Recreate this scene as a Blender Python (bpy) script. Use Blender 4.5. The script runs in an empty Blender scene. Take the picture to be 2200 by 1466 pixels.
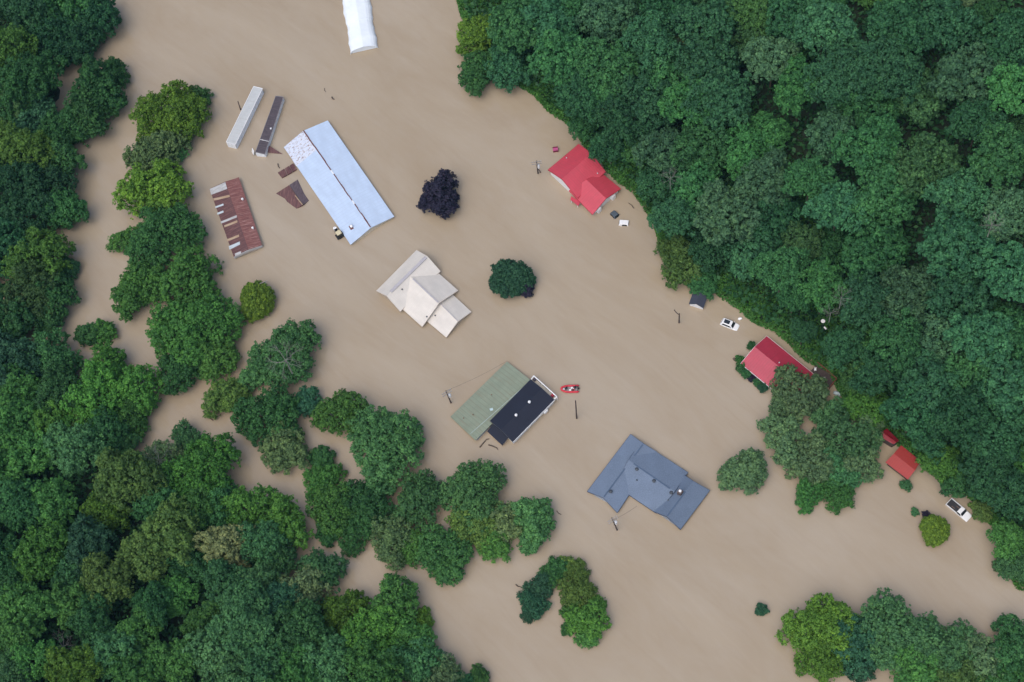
import bpy, math, random
import numpy as np
from mathutils import Vector, Matrix
R_ = math.radians
scene = bpy.context.scene
col = scene.collection
random.seed(7); rng = np.random.default_rng(7)

# ------------------------------------------------------------ camera
F = 3055.0; CX, CY = 1100.0, 733.0; DIST = 340.0
NAD = np.array([350.0, -1617.0, -F]); NAD /= np.linalg.norm(NAD)
Zc = -NAD; Yc = np.array([0, 1.0, 0]); Yc = Yc - Yc.dot(Zc) * Zc; Yc /= np.linalg.norm(Yc)
Xc = np.cross(Yc, Zc)
RM = np.array([Xc, Yc, Zc])                       # camera space -> world
CAM = -(RM @ np.array([0, 0, -1.0])) * DIST
cd = bpy.data.cameras.new("camera"); cam = bpy.data.objects.new("camera", cd); col.objects.link(cam)
cd.sensor_width = 36; cd.lens = F / 2200 * 36; cd.clip_start = 1; cd.clip_end = 6000
m4 = Matrix.Identity(4)
for i in range(3):
    for j in range(3): m4[i][j] = RM[i, j]
    m4[i][3] = CAM[i]
cam.matrix_world = m4
scene.camera = cam

# ------------------------------------------------------------ light
SUN_EL, SUN_AZ = 62, 208                           # degrees; azimuth clockwise from +Y, where the light comes from
w = bpy.data.worlds.new("World"); scene.world = w; w.use_nodes = True
nt = w.node_tree
sky = nt.nodes.new("ShaderNodeTexSky"); sky.sky_type = 'NISHITA'; sky.sun_disc = False
sky.sun_elevation = R_(SUN_EL); sky.sun_rotation = R_(SUN_AZ)
sky.air_density = 1.0; sky.dust_density = 4.0; sky.ozone_density = 1.0; sky.altitude = 200
bg = nt.nodes["Background"]; bg.inputs[1].default_value = 0.135
nt.links.new(sky.outputs[0], bg.inputs[0])
sl = bpy.data.lights.new("sun", 'SUN'); sl.energy = 1.2; sl.angle = R_(70); sl.color = (1, .95, .88)
so = bpy.data.objects.new("sun", sl); col.objects.link(so)
az, el = R_(SUN_AZ), R_(SUN_EL)
sd = Vector((math.sin(az) * math.cos(el), math.cos(az) * math.cos(el), math.sin(el)))
so.rotation_euler = sd.to_track_quat('Z', 'Y').to_euler(); so.location = (0, 0, 200)
scene.view_settings.view_transform = 'Standard'; scene.view_settings.look = 'None'
scene.view_settings.exposure = 0.36; scene.view_settings.gamma = 1.0
scene.render.engine = 'CYCLES'
scene.cycles.max_bounces = 6; scene.cycles.diffuse_bounces = 3; scene.cycles.transparent_max_bounces = 4

# ------------------------------------------------------------ where a photo pixel lies in the world
def ray(px, py):
    d = RM @ np.array([px - CX, -(py - CY), -F]); return d / np.linalg.norm(d)
def P(px, py, z=0.0):
    d = ray(px, py); t = (z - CAM[2]) / d[2]; return CAM + d * t
def onplane(px, py, p0, n):
    d = ray(px, py); t = np.dot(p0 - CAM, n) / np.dot(d, n); return CAM + d * t
def project(X):
    c = RM.T @ (np.asarray(X) - CAM); return np.array([CX - F * c[0] / c[2], CY + F * c[1] / c[2]]), -c[2]
def V(a): return np.array(a, float)
def unit(a): a = V(a); return a / np.linalg.norm(a)

# ------------------------------------------------------------ materials
MATS = {}
def new_mat(name):
    m = bpy.data.materials.new(name); m.use_nodes = True
    n = m.node_tree.nodes; l = m.node_tree.links
    return m, n, l, n["Principled BSDF"]
def noise(n, l, scale, detail=3, coord='Object', stretch=None, rough=.55):
    tc = n.new("ShaderNodeTexCoord"); t = n.new("ShaderNodeTexNoise")
    t.inputs["Scale"].default_value = scale; t.inputs["Detail"].default_value = detail; t.inputs["Roughness"].default_value = rough
    if stretch:
        mp = n.new("ShaderNodeMapping"); mp.vector_type = "TEXTURE"; mp.inputs["Scale"].default_value = tuple(1 / q for q in stretch[:3])
        if len(stretch) > 3: mp.inputs["Rotation"].default_value = (0, 0, -stretch[3])
        l.new(tc.outputs[coord], mp.inputs[0]); l.new(mp.outputs[0], t.inputs["Vector"])
    else: l.new(tc.outputs[coord], t.inputs["Vector"])
    return t.outputs["Fac"]
def ramp(n, l, fac, stops):
    r = n.new("ShaderNodeValToRGB"); e = r.color_ramp.elements
    while len(e) < len(stops): e.new(.5)
    for k, (p, c) in enumerate(stops): e[k].position = p; e[k].color = (*c, 1)
    l.new(fac, r.inputs[0]); return r.outputs[0]
def mixc(n, l, fac, a, b, mode='MIX'):
    x = n.new("ShaderNodeMix"); x.data_type = 'RGBA'; x.blend_type = mode
    if isinstance(fac, float): x.inputs[0].default_value = fac
    else: l.new(fac, x.inputs[0])
    for s, v in ((6, a), (7, b)):
        if isinstance(v, tuple): x.inputs[s].default_value = (*v, 1)
        else: l.new(v, x.inputs[s])
    return x.outputs[2]
def bump(n, l, h, b, strength=.3, dist=.1):
    k = n.new("ShaderNodeBump"); k.inputs["Strength"].default_value = strength; k.inputs["Distance"].default_value = dist
    l.new(h, k.inputs["Height"]); l.new(k.outputs[0], b.inputs["Normal"])
def plain(name, c, rough=.6, var=.15, scale=2.0, spec=.4, metal=0.0):
    if name in MATS: return MATS[name]
    m, n, l, b = new_mat(name)
    f = noise(n, l, scale, 4)
    l.new(ramp(n, l, f, [(.3, tuple(x * (1 - var) for x in c)), (.7, tuple(min(1, x * (1 + var)) for x in c))]), b.inputs["Base Color"])
    b.inputs["Roughness"].default_value = rough; b.inputs["Specular IOR Level"].default_value = spec; b.inputs["Metallic"].default_value = metal
    MATS[name] = m; return m
def metal_roof(name, c, dirt=(.25, .2, .15), dirt_amt=.25, rib=.9, rough=.4, spec=.5, ribdark=.85):
    """painted sheet roof: ribs run down the slope (UV in metres: u along the ridge, v down the slope)"""
    if name in MATS: return MATS[name]
    m, n, l, b = new_mat(name)
    tc = n.new("ShaderNodeTexCoord"); sx = n.new("ShaderNodeSeparateXYZ"); l.new(tc.outputs["UV"], sx.inputs[0])
    def mth(op, a, v):
        k = n.new("ShaderNodeMath"); k.operation = op; l.new(a, k.inputs[0])
        if isinstance(v, (int, float)): k.inputs[1].default_value = v
        else: l.new(v, k.inputs[1])
        return k.outputs[0]
    pp = mth('PINGPONG', mth('DIVIDE', sx.outputs[0], rib), .5)
    line = mth('LESS_THAN', pp, .07)
    base = ramp(n, l, noise(n, l, .35, 5, 'UV', (.6, 1.4, 1)), [(.3, tuple(x * .9 for x in c)), (.7, tuple(min(1, x * 1.07) for x in c))])
    c1 = mixc(n, l, line, base, tuple(x * ribdark for x in c))
    dm = ramp(n, l, noise(n, l, .5, 6, 'UV', (3.5, .35, 1)), [(.5, (0, 0, 0)), (.85, (dirt_amt,) * 3)])
    l.new(mixc(n, l, dm, c1, dirt), b.inputs["Base Color"])
    b.inputs["Roughness"].default_value = rough; b.inputs["Specular IOR Level"].default_value = spec
    bump(n, l, mth('MULTIPLY', line, 1.0), b, .5, .04)
    MATS[name] = m; return m
def rust_roof(name, a, b_, c_, lo=.38, hi=.62, stretch=(2.2, .3, 1)):
    if name in MATS: return MATS[name]
    m, n, l, b = new_mat(name)
    f = noise(n, l, 1.3, 8, 'UV', stretch, .7)
    base = ramp(n, l, f, [(lo, a), ((lo + hi) / 2, b_), (hi, c_)])
    f2 = noise(n, l, .9, 6, 'UV', (1.2, 1.2, 1), .65)
    l.new(mixc(n, l, ramp(n, l, f2, [(.5, (0, 0, 0)), (.75, (.55,) * 3)]), base, tuple(x * .55 for x in a)), b.inputs["Base Color"])
    b.inputs["Roughness"].default_value = .75
    MATS[name] = m; return m
def shingle(name, c):
    if name in MATS: return MATS[name]
    m, n, l, b = new_mat(name)
    f = noise(n, l, 3.0, 6, 'UV', (1, 2, 1), .7); g = noise(n, l, .25, 4, 'UV')
    c1 = ramp(n, l, f, [(.3, tuple(x * .75 for x in c)), (.7, tuple(x * 1.25 for x in c))])
    l.new(mixc(n, l, ramp(n, l, g, [(.35, (0, 0, 0)), (.7, (.35,) * 3)]), c1, tuple(x * 1.5 for x in c)), b.inputs["Base Color"])
    b.inputs["Roughness"].default_value = .7; b.inputs["Specular IOR Level"].default_value = .35
    MATS[name] = m; return m

# ------------------------------------------------------------ mesh helpers
ORG = {}
def tag(o, label=None, cat=None, group=None, kind=None):
    if label: o["label"] = label
    if cat: o["category"] = cat
    if group: o["group"] = group
    if kind: o["kind"] = kind
    return o
def thing(name, loc, label, cat, group=None):
    o = bpy.data.objects.new(name, None); col.objects.link(o); o.location = tuple(loc); o.empty_display_size = .5
    ORG[o] = V(loc); return tag(o, label, cat, group)
class MB:
    def __init__(s): s.v = []; s.f = []; s.uv = {}
    def add(s, vs, fs):
        k = len(s.v); s.v += [tuple(x) for x in vs]; s.f += [tuple(i + k for i in f) for f in fs]; return k
    def hexa(s, b, t):                              # bottom ring and top ring of n points
        n = len(b); k = list(range(n))
        return s.add(list(b) + list(t), [tuple(reversed(k)), tuple(i + n for i in k)] + [(i, (i + 1) % n, n + (i + 1) % n, n + i) for i in k])
    def box(s, c, size, ax=None, ay=None, az=(0, 0, 1)):
        ax = V((1, 0, 0)) if ax is None else unit(ax); az = unit(az); ay = np.cross(az, ax) if ay is None else unit(ay)
        c = V(c); x, y, z = [q * d / 2 for q, d in zip((ax, ay, az), size)]
        return s.hexa([c - x - y - z, c + x - y - z, c + x + y - z, c - x + y - z], [c - x - y + z, c + x - y + z, c + x + y + z, c - x + y + z])
    def tube(s, p, r, n=8):
        p = [V(q) for q in p]; r = [r] * len(p) if isinstance(r, (int, float)) else r; k0 = len(s.v); fs = []; vs = []
        for i, q in enumerate(p):
            t = unit(p[min(i + 1, len(p) - 1)] - p[max(i - 1, 0)]); a = np.cross(t, (0, 0, 1) if abs(t[2]) < .9 else (1, 0, 0)); a = unit(a); b = np.cross(t, a)
            for k in range(n): th = 2 * math.pi * k / n; vs.append(q + r[i] * (math.cos(th) * a + math.sin(th) * b))
        for i in range(len(p) - 1):
            for k in range(n): fs.append((i * n + k, i * n + (k + 1) % n, (i + 1) * n + (k + 1) % n, (i + 1) * n + k))
        fs += [tuple(reversed(range(n))), tuple((len(p) - 1) * n + k for k in range(n))]
        return s.add(vs, fs)
    def ball(s, c, r, n=10, m=6, squash=1.0):
        c = V(c); vs = []; fs = []
        for j in range(m + 1):
            ph = math.pi * j / m
            for k in range(n): th = 2 * math.pi * k / n; vs.append(c + r * V((math.sin(ph) * math.cos(th), math.sin(ph) * math.sin(th), squash * math.cos(ph))))
        for j in range(m):
            for k in range(n): fs.append((j * n + k, (j + 1) * n + k, (j + 1) * n + (k + 1) % n, j * n + (k + 1) % n))
        return s.add(vs, fs)
    def loft(s, rings, cap=True, close=True):
        n = len(rings[0]); vs = [q for r in rings for q in r]; fs = []
        for i in range(len(rings) - 1):
            for k in range(n if close else n - 1): fs.append((i * n + k, i * n + (k + 1) % n, (i + 1) * n + (k + 1) % n, (i + 1) * n + k))
        if cap: fs += [tuple(reversed(range(n))), tuple((len(rings) - 1) * n + k for k in range(n))]
        return s.add(vs, fs)
    def build(s, name, mat, parent=None, root=None, smooth=False, uvf=None, bevel=0, label=None):
        me = bpy.data.meshes.new(name); org = ORG[root or parent] if parent else V((0, 0, 0))
        me.from_pydata([tuple(V(q) - org) for q in s.v], [], s.f); me.materials.append(mat)
        if uvf:
            uv = me.uv_layers.new(name="UVMap")
            for lp in me.loops: uv.data[lp.index].uv = uvf(V(s.v[lp.vertex_index]))
        o = bpy.data.objects.new(name, me); col.objects.link(o)
        if parent: o.parent = parent; ORG[o] = org
        me.validate()
        import bmesh
        bm = bmesh.new(); bm.from_mesh(me); bmesh.ops.recalc_face_normals(bm, faces=bm.faces); bm.to_mesh(me); bm.free()
        if smooth:
            for p in me.polygons: p.use_smooth = True
        if bevel:
            md = o.modifiers.new("bevel", 'BEVEL'); md.width = bevel; md.segments = 2; md.limit_method = 'ANGLE'
        if label: o["label"] = label
        return o

# ------------------------------------------------------------ the ground, the water
SHORE_R = [(930, -200), (950, -120), (985, 0), (1045, 105), (1095, 160), (1150, 195), (1212, 250), (1265, 312), (1335, 380), (1402, 462), (1435, 540), (1520, 600), (1562, 640), (1650, 700),
           (1740, 770), (1790, 800), (1850, 890), (1915, 930), (1990, 985), (2040, 1030), (2105, 1075), (2150, 1130), (2168, 1210), (2195, 1260), (2280, 1300), (2420, 1340), (2700, 1400)]
SHORE_L = [(190, -240), (180, -100), (150, 0), (110, 130), (100, 260), (60, 400), (50, 500), (40, 640), (10, 720), (60, 800), (160, 880), (230, 930), (330, 985), (440, 1070),
           (530, 1130), (600, 1200), (680, 1275), (780, 1350), (890, 1450), (980, 1600), (1000, 1800)]
def poly_w(pl): return np.array([P(x, y, 0)[:2] for x, y in pl])
SR, SL = poly_w(SHORE_R), poly_w(SHORE_L)
def sdist(pts, pl):
    """signed distance of points (N,2) to an open polyline; positive on its left side"""
    pts = np.atleast_2d(pts); best = np.full(len(pts), 1e9); sg = np.zeros(len(pts))
    for a, b in zip(pl[:-1], pl[1:]):
        d = b - a; t = np.clip(((pts - a) @ d) / d.dot(d), 0, 1); q = a + t[:, None] * d; e = pts - q
        dd = np.hypot(e[:, 0], e[:, 1]); cr = d[0] * e[:, 1] - d[1] * e[:, 0]
        k = dd < best - 1e-6; best[k] = dd[k]; sg[k] = np.sign(cr[k])
    return best * sg
def wob(x, y, s, ph=0):
    return (np.sin(x * s + ph) * np.cos(y * s * 1.13 - ph * 1.7) + .5 * np.sin(x * s * 2.3 - y * s * 1.9 + ph * 2.1) + .3 * np.cos(x * s * 4.1 + y * s * 4.7 + ph)) / 1.6
def terrain(pts):
    pts = np.atleast_2d(np.asarray(pts, float))[:, :2]; x, y = pts[:, 0], pts[:, 1]
    dr = sdist(pts, SR); dl = -sdist(pts, SL)
    dr = dr + 1.2 * wob(x, y, .16, .3)
    hr = np.where(dr > 0, .18 * np.minimum(dr, 4) + .43 * np.maximum(dr - 4, 0), .25 * dr)
    hr = hr + np.clip(dr / 20, 0, 1) * 1.8 * wob(x, y, .06, 1)
    hr = np.where(hr > 75, 75 + (hr - 75) * .3, hr)
    hl = np.where(dl > 0, .05 * np.minimum(dl, 18) + .22 * np.maximum(dl - 18, 0), .12 * dl)
    hl = np.where(dl > -6, hl + .55 * wob(x, y, .22, 2.2), hl)
    hl = np.where(hl > 60, 60 + (hl - 60) * .3, hl)
    return np.maximum(np.maximum(hr, hl), -3.0)
# orientation of the two shorelines: make "inland" positive for both
if sdist([P(1800, 300)[:2]], SR)[0] < 0: SR = SR[::-1]
if -sdist([P(60, 1300)[:2]], SL)[0] < 0: SL = SL[::-1]
ax = np.concatenate([np.linspace(-2500, -320, 14), np.arange(-300, 301, 3.0), np.linspace(320, 2500, 14)])
gx, gy = np.meshgrid(ax, ax); pts = np.stack([gx.ravel(), gy.ravel()], 1); gz = terrain(pts)
n_ = len(ax); idx = np.arange(n_ * n_).reshape(n_, n_)
faces = np.stack([idx[:-1, :-1], idx[:-1, 1:], idx[1:, 1:], idx[1:, :-1]], -1).reshape(-1, 4)
me = bpy.data.meshes.new("terrain"); me.from_pydata(np.column_stack([pts, gz]).tolist(), [], faces.tolist())
for p in me.polygons: p.use_smooth = True
tm, n, l, b = new_mat("forest_floor")
f = noise(n, l, .5, 6); f2 = noise(n, l, .06, 3)
c1 = ramp(n, l, f, [(.3, (.008, .014, .007)), (.55, (.012, .024, .010)), (.85, (.030, .028, .018))])
l.new(mixc(n, l, ramp(n, l, f2, [(.45, (0, 0, 0)), (.65, (.6,) * 3)]), c1, (.018, .035, .012)), b.inputs["Base Color"])
b.inputs["Roughness"].default_value = .9
me.materials.append(tm)
tag(bpy.data.objects.new("terrain", me), kind="structure"); col.objects.link(bpy.data.objects["terrain"])

wm, n, l, b = new_mat("muddy_water")
big = noise(n, l, .012, 4, 'Object', (1, 1, 1)); mid = noise(n, l, .05, 5, 'Object', (.45, 1, 1, .75), .6); fine = noise(n, l, .5, 4, 'Object', (.4, 1, 1, .75))
c1 = ramp(n, l, big, [(.35, (.374, .304, .216)), (.65, (.380, .316, .236))])
c2 = mixc(n, l, ramp(n, l, mid, [(.42, (0, 0, 0)), (.72, (.5,) * 3)]), c1, (.345, .272, .185))
big2 = noise(n, l, .022, 5, 'Object', (.5, 1, 1, .75), .65)
c2 = mixc(n, l, ramp(n, l, big2, [(.5, (0, 0, 0)), (.68, (.55,) * 3)]), c2, (.338, .264, .174))
c3 = mixc(n, l, ramp(n, l, fine, [(.45, (0, 0, 0)), (.8, (.25,) * 3)]), c2, (.39, .335, .268))
l.new(c3, b.inputs["Base Color"]); b.inputs["Roughness"].default_value = .07; b.inputs["IOR"].default_value = 1.5
wv = noise(n, l, .9, 5, 'Object', (.5, 1, 1, .75), .6)
bump(n, l, wv, b, .10, .2)
tcw = n.new("ShaderNodeTexCoord"); mpw = n.new("ShaderNodeMapping"); mpw.vector_type = "TEXTURE"; mpw.inputs["Rotation"].default_value = (0, 0, -.75); mpw.inputs["Scale"].default_value = (70, 24, 1)
sw = n.new("ShaderNodeTexNoise"); sw.inputs["Scale"].default_value = 1; sw.inputs["Detail"].default_value = 7; sw.inputs["Distortion"].default_value = 1.6; sw.inputs["Roughness"].default_value = .62
l.new(tcw.outputs["Object"], mpw.inputs[0]); l.new(mpw.outputs[0], sw.inputs["Vector"])
l.new(mixc(n, l, 1.0, c3, ramp(n, l, sw.outputs["Fac"], [(.3, (.93, .905, .87)), (.5, (1, 1, 1)), (.68, (1.05, 1.058, 1.07))]), 'MULTIPLY'), b.inputs["Base Color"])
c4 = b.inputs["Base Color"].links[0].from_socket
mpf = n.new("ShaderNodeMapping"); mpf.vector_type = "TEXTURE"; mpf.inputs["Rotation"].default_value = (0, 0, -.75); mpf.inputs["Scale"].default_value = (26, 3.2, 1)
fl = n.new("ShaderNodeTexNoise"); fl.inputs["Scale"].default_value = 1; fl.inputs["Detail"].default_value = 5; fl.inputs["Distortion"].default_value = 2.0; fl.inputs["Roughness"].default_value = .55
l.new(tcw.outputs["Object"], mpf.inputs[0]); l.new(mpf.outputs[0], fl.inputs["Vector"])
l.new(mixc(n, l, 1.0, c4, ramp(n, l, fl.outputs["Fac"], [(.32, (.975, .968, .96)), (.46, (1, 1, 1)), (.58, (1, 1, 1)), (.7, (1.03, 1.033, 1.04))]), 'MULTIPLY'), b.inputs["Base Color"])
mb = MB(); mb.add([(-2500, -2500, 0), (2500, -2500, 0), (2500, 2500, 0), (-2500, 2500, 0)], [(0, 1, 2, 3)])
tag(mb.build("flood_water", wm), kind="structure")

# ------------------------------------------------------------ foliage
lm, n, l, b = new_mat("leaves")
oi = n.new("ShaderNodeObjectInfo"); at = n.new("ShaderNodeAttribute"); at.attribute_name = "tone"
mul = ramp(n, l, at.outputs["Fac"], [(0, (.6, .66, .75)), (.5, (1.12, 1.12, 1.12)), (1, (1.95, 1.72, 1.45))])
cc = mixc(n, l, 1.0, oi.outputs["Color"], mul, 'MULTIPLY')
l.new(cc, b.inputs["Base Color"]); b.inputs["Roughness"].default_value = .55; b.inputs["Specular IOR Level"].default_value = .2
tr = n.new("ShaderNodeBsdfTranslucent"); l.new(mixc(n, l, 1.0, cc, (.85, 1.25, .6), 'MULTIPLY'), tr.inputs[0])
mx = n.new("ShaderNodeMixShader"); mx.inputs[0].default_value = .18
l.new(b.outputs[0], mx.inputs[1]); l.new(tr.outputs[0], mx.inputs[2]); l.new(mx.outputs[0], n["Material Output"].inputs[0])
bark = plain("bark", (.09, .07, .055), .9, .3, 3); grey_bark = plain("grey_bark", (.20, .195, .18), .9, .25, 3)

def leaf_arrays(pos, nor, size, tone, asp=.6):
    N = len(pos); r = rng.normal(size=(N, 3)); a = np.cross(nor, r); a /= np.linalg.norm(a, axis=1, keepdims=True) + 1e-9
    bb = np.cross(nor, a); s = size[:, None]
    v = np.empty((N, 4, 3)); v[:, 0] = pos - a * s; v[:, 1] = pos - bb * s * asp + nor * s * .15; v[:, 2] = pos + a * s; v[:, 3] = pos + bb * s * asp + nor * s * .15
    return v.reshape(-1, 3), tone
def leaf_mesh(name, v, tone, mat=None):
    N = len(v) // 4; me = bpy.data.meshes.new(name)
    me.vertices.add(N * 4); me.vertices.foreach_set("co", v.astype(np.float32).ravel())
    me.loops.add(N * 4); me.loops.foreach_set("vertex_index", np.arange(N * 4, dtype=np.int32))
    me.polygons.add(N); me.polygons.foreach_set("loop_start", np.arange(0, N * 4, 4, dtype=np.int32))
    try: me.polygons.foreach_set("loop_total", np.full(N, 4, dtype=np.int32))
    except Exception: pass
    at = me.attributes.new("tone", 'FLOAT', 'FACE'); at.data.foreach_set("value", np.clip(tone, 0, 1).astype(np.float32))
    me.materials.append(mat or lm); me.update(); me.validate(); return me
def crown_arrays(R, seed, leaf=.42, dens=1.0, lobe=.34, flat=.72, irr=.18, up=-.25, airy=0.0, cz=None, clump=.36, cover=2.2, sepk=1.1):
    """lobed crown, centre at z = cz (default R): returns leaf vertices and tones; also the lobe centres for the limbs"""
    rs = np.random.default_rng(seed); cz = R if cz is None else cz
    ph = rs.uniform(0, 6.28, 4)
    def rad(th): return 1 + irr * (np.sin(2 * th + ph[0]) * .5 + np.sin(3 * th + ph[1]) * .5 + np.sin(5 * th + ph[2]) * .35)
    C = []; tries = 0; sep = lobe * R * sepk
    while tries < 1500:
        tries += 1
        z = rs.uniform(up, 1); th = rs.uniform(0, 6.28); q = math.sqrt(1 - z * z)
        lr = lobe * R * rs.uniform(.55, 1.2)
        k = (R * rad(th) - lr * .8) * (rs.uniform(.66, 1.10) if rs.uniform() > .12 else rs.uniform(1.15, 1.32))
        c = V((q * math.cos(th) * k, q * math.sin(th) * k, z * flat * k))
        if all(np.linalg.norm(c - d[0]) > sep for d in C): C.append((c, lr, rs.uniform(.3, .62)))
    for k in range(4): C.append((V((rs.normal() * R * .3, rs.normal() * R * .3, -R * flat * .1)), R * .36, .3))
    allv = []; allt = []
    cen = np.array([c for c, _, _ in C]); rr = np.array([r for _, r, _ in C])
    for c, lr, tn in C:
        nc = int(30 * dens * (1 - airy * .5)); d = rs.normal(size=(nc, 3)); d += .9 * unit(c + V((0, 0, R * .6))); d /= np.linalg.norm(d, axis=1, keepdims=True)
        cp = c + d * (lr * np.where(rs.uniform(size=nc) < .14, rs.uniform(1.1, 1.5, nc), rs.uniform(.55, 1.1, nc)))[:, None]
        D = np.linalg.norm(cp[:, None, :] - cen[None], axis=2) / rr[None]
        ok = np.sum(D < .55, axis=1) == 0
        for p0, d0 in zip(cp[ok], d[ok]):
            q = max(clump, lr * .235) * rs.uniform(.7, 1.35); N = max(8, int(cover * 2.6 * q * q / (leaf * leaf)))
            e = rs.normal(size=(N, 3)); e[:, 2] += .5; e += .5 * d0; e /= np.linalg.norm(e, axis=1, keepdims=True)
            p = p0 + e * (q * rs.uniform(.5, 1.08, N))[:, None] * V((1, 1, .8))
            nn = e * .8 + d0 * .25 + rs.normal(size=(N, 3)) * .38 + V((0, 0, .35)); nn /= np.linalg.norm(nn, axis=1, keepdims=True)
            v, t = leaf_arrays(p + V((0, 0, cz)), nn, leaf * rs.uniform(.55, 1.25, N), tn + rs.normal() * .17 + rs.normal(size=N) * .12)
            allv.append(v); allt.append(t)
    return np.concatenate(allv), np.concatenate(allt), [c + V((0, 0, cz)) for c, _, _ in C]
def trunk_mesh(R, lobes, seed, name="trunk", lo=-2.5):
    rs = random.Random(seed); mb = MB()
    top = V((rs.uniform(-.1, .1) * R, rs.uniform(-.1, .1) * R, R * 1.1))
    mb.tube([(0, 0, lo - 1.4 * R), (0, 0, .1 * R), (top[0] * .4, top[1] * .4, .55 * R), top], [R * .055, R * .045, R * .036, R * .012], 8)
    for c in rs.sample(lobes, min(9, len(lobes))):
        s = V((top[0] * .3, top[1] * .3, R * rs.uniform(.35, .75))); mmid = (s + c) / 2 + V((0, 0, -R * .06))
        mb.tube([s, mmid, c * .96 + V((0, 0, .04 * R))], [R * .026, R * .017, R * .006], 5)
    me = bpy.data.meshes.new(name); me.from_pydata(mb.v, [], mb.f); me.materials.append(bark); return me
PROTO = {}
def protos():
    spec = {'S': (3.0, 6, dict(leaf=.22, lobe=.34, flat=.8, irr=.16, up=-.1, clump=.3)),
            'B': (4.5, 4, dict(leaf=.22, lobe=.21, flat=.75, irr=.12, up=-.2, sepk=.9, clump=.28)),          # dense round shrub
            'M': (6.0, 12, dict(leaf=.22, lobe=.25, flat=.75, irr=.24, clump=.29)),
            'L': (9.5, 10, dict(leaf=.25, lobe=.18, flat=.66, irr=.24, clump=.31)),
            'A': (6.0, 5, dict(leaf=.26, lobe=.22, flat=.7, irr=.30, airy=.68)),          # thin, airy crown
            'J': (5.0, 3, dict(leaf=.26, lobe=.26, flat=.8, irr=.26)),                    # jagged crown
            'H': (6.5, 12, dict(leaf=.27, lobe=.26, flat=.8, irr=.18, up=-.2, clump=.40, sepk=1.15))}           # hillside oak, many small clumps
    for k, (R, nv, kw) in spec.items():
        PROTO[k] = []
        for i in range(nv):
            v, t, lo = crown_arrays(R, 1000 + 37 * i + ord(k) * 7, **kw)
            PROTO[k].append((R, leaf_mesh("crown", v, t), trunk_mesh(R, lo, i)))
protos()
HUE = {'v': ((.105, .190, .026), 'yellow-green'), 'g': ((.046, .140, .036), 'mid green'), 'y': ((.070, .152, .024), 'yellowish green'), 'd': ((.030, .102, .036), 'dark green'), 'b': ((.046, .132, .054), 'bluish green'),
       'o': ((.062, .125, .034), 'olive green'), 'l': ((.056, .165, .032), 'bright green'), 'p': ((.022, .019, .042), 'blackish purple'), 'k': ((.19, .22, .10), 'pale cream green'),
       't': ((.024, .082, .046), 'dark teal green'), 'a': ((.078, .140, .066), 'grey green')}
KIND_TINT = {'hill': V((.90, 1.04, 1.14)), 'upper_left': V((.82, .88, 1.05)), 'wet': V((1.3, 1.2, .98)), 'other': V((1.2, 1.18, 1.1))}   # the oaks of the slope are a cooler green than the willows and maples by the river; upper left trees are darker and cooler
TREES = []      # (px, py, r) of every tree placed, and what it needs for its label
def tree(px, py, r, hue='g', typ=None, water=True, label=None, name='tree', cat='tree', group=None, sink=None, stretch=(1, 1), rot=None, rise=0.0):
    # crown centre sits on the ray of (px, py): find its height over the ground there
    zc = 6.0; Rm = r / 9.0
    for _ in range(25):
        X = P(px, py, zc); Rm = r * np.linalg.norm(X - CAM) * .985 / F
        g = terrain([X[:2]])[0]
        base = g + rise if g > 0 else -(sink if sink is not None else .42 * Rm)
        zc = .5 * zc + .5 * (base + Rm)
    X = P(px, py, zc); X[2] = zc - Rm
    typ = typ or ('S' if Rm < 3.4 else 'M' if Rm < 7.2 else 'L')
    Rb, cm, tmesh = random.choice(PROTO[typ]); s = Rm / Rb * (.81 if label and typ in 'MLS' else .80 if label and typ == 'A' else .87)
    root = thing(name, X, label, cat, group)
    rz = random.uniform(0, 6.28) if rot is None else rot
    c = bpy.data.objects.new("crown", cm); t = bpy.data.objects.new("trunk", tmesh)
    for o in (c, t):
        col.objects.link(o); o.parent = root; o.rotation_euler = (0, 0, rz); o.scale = (s * stretch[0], s * stretch[1], s * (1.18 if rise else 1))
    h = V(HUE[hue][0]) * random.uniform(.76, 1.28); h[0] *= random.uniform(.88, 1.12); h = h * 1.1; h = h * .6 + .4 * V(HUE['b'][0]) * (h.sum() / sum(HUE['b'][0])) if rise and px > 960 else h; h *= KIND_TINT['hill' if rise and px > 960 else 'upper_left' if rise and py < 650 else 'wet' if label and px < 1240 and hue in 'gbdyoa' else 'other']; c.color = (*h, 1)
    TREES.append(dict(o=root, x=px, y=py, r=r, hue=hue, typ=typ, auto=label is None)); return root

# trees that stand alone or can be told apart
tree(945, 421, 44, 'p', 'J', label="jagged blackish purple tree alone in the flood below the long blue-roofed barn", name='purple_tree')
tree(1096, 598, 43, 't', 'B', label="round dark teal tree alone in the flood right of the cream-roofed house")
tree(1128, 618, 22, 'p', 'S', label="small purple tree growing into the right side of the round teal tree", name='purple_tree')
tree(551, 646, 38, 'v', 'B', label="egg-shaped yellow-green bush standing alone left of the cream-roofed house", name='bush', cat='bush', stretch=(.95, 1.08), rot=.2)
tree(1600, 1013, 45, 'a', 'J', label="round grey-green tree alone in the flood right of the blue L-shaped roof")
tree(2009, 1139, 29, 'v', 'B', label="round yellow-green bush in the water left of the white pickup", name='bush', cat='bush')
tree(1946, 1043, 13, 'b', 'S', label="small bluish bush below the little red cabin", name='bush', cat='bush')
tree(1966, 1100, 9, 'b', 'S', label="tiny flooded shrub left of the round bush near the pickup", name='shrub', cat='shrub')
tree(1990, 1107, 10, 'p', 'S', label="small black bare-looking shrub touching the round bush near the pickup", name='shrub', cat='shrub')
tree(1636, 1310, 14, 't', 'S', label="small teal treetop poking out of open water at lower right")
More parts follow.
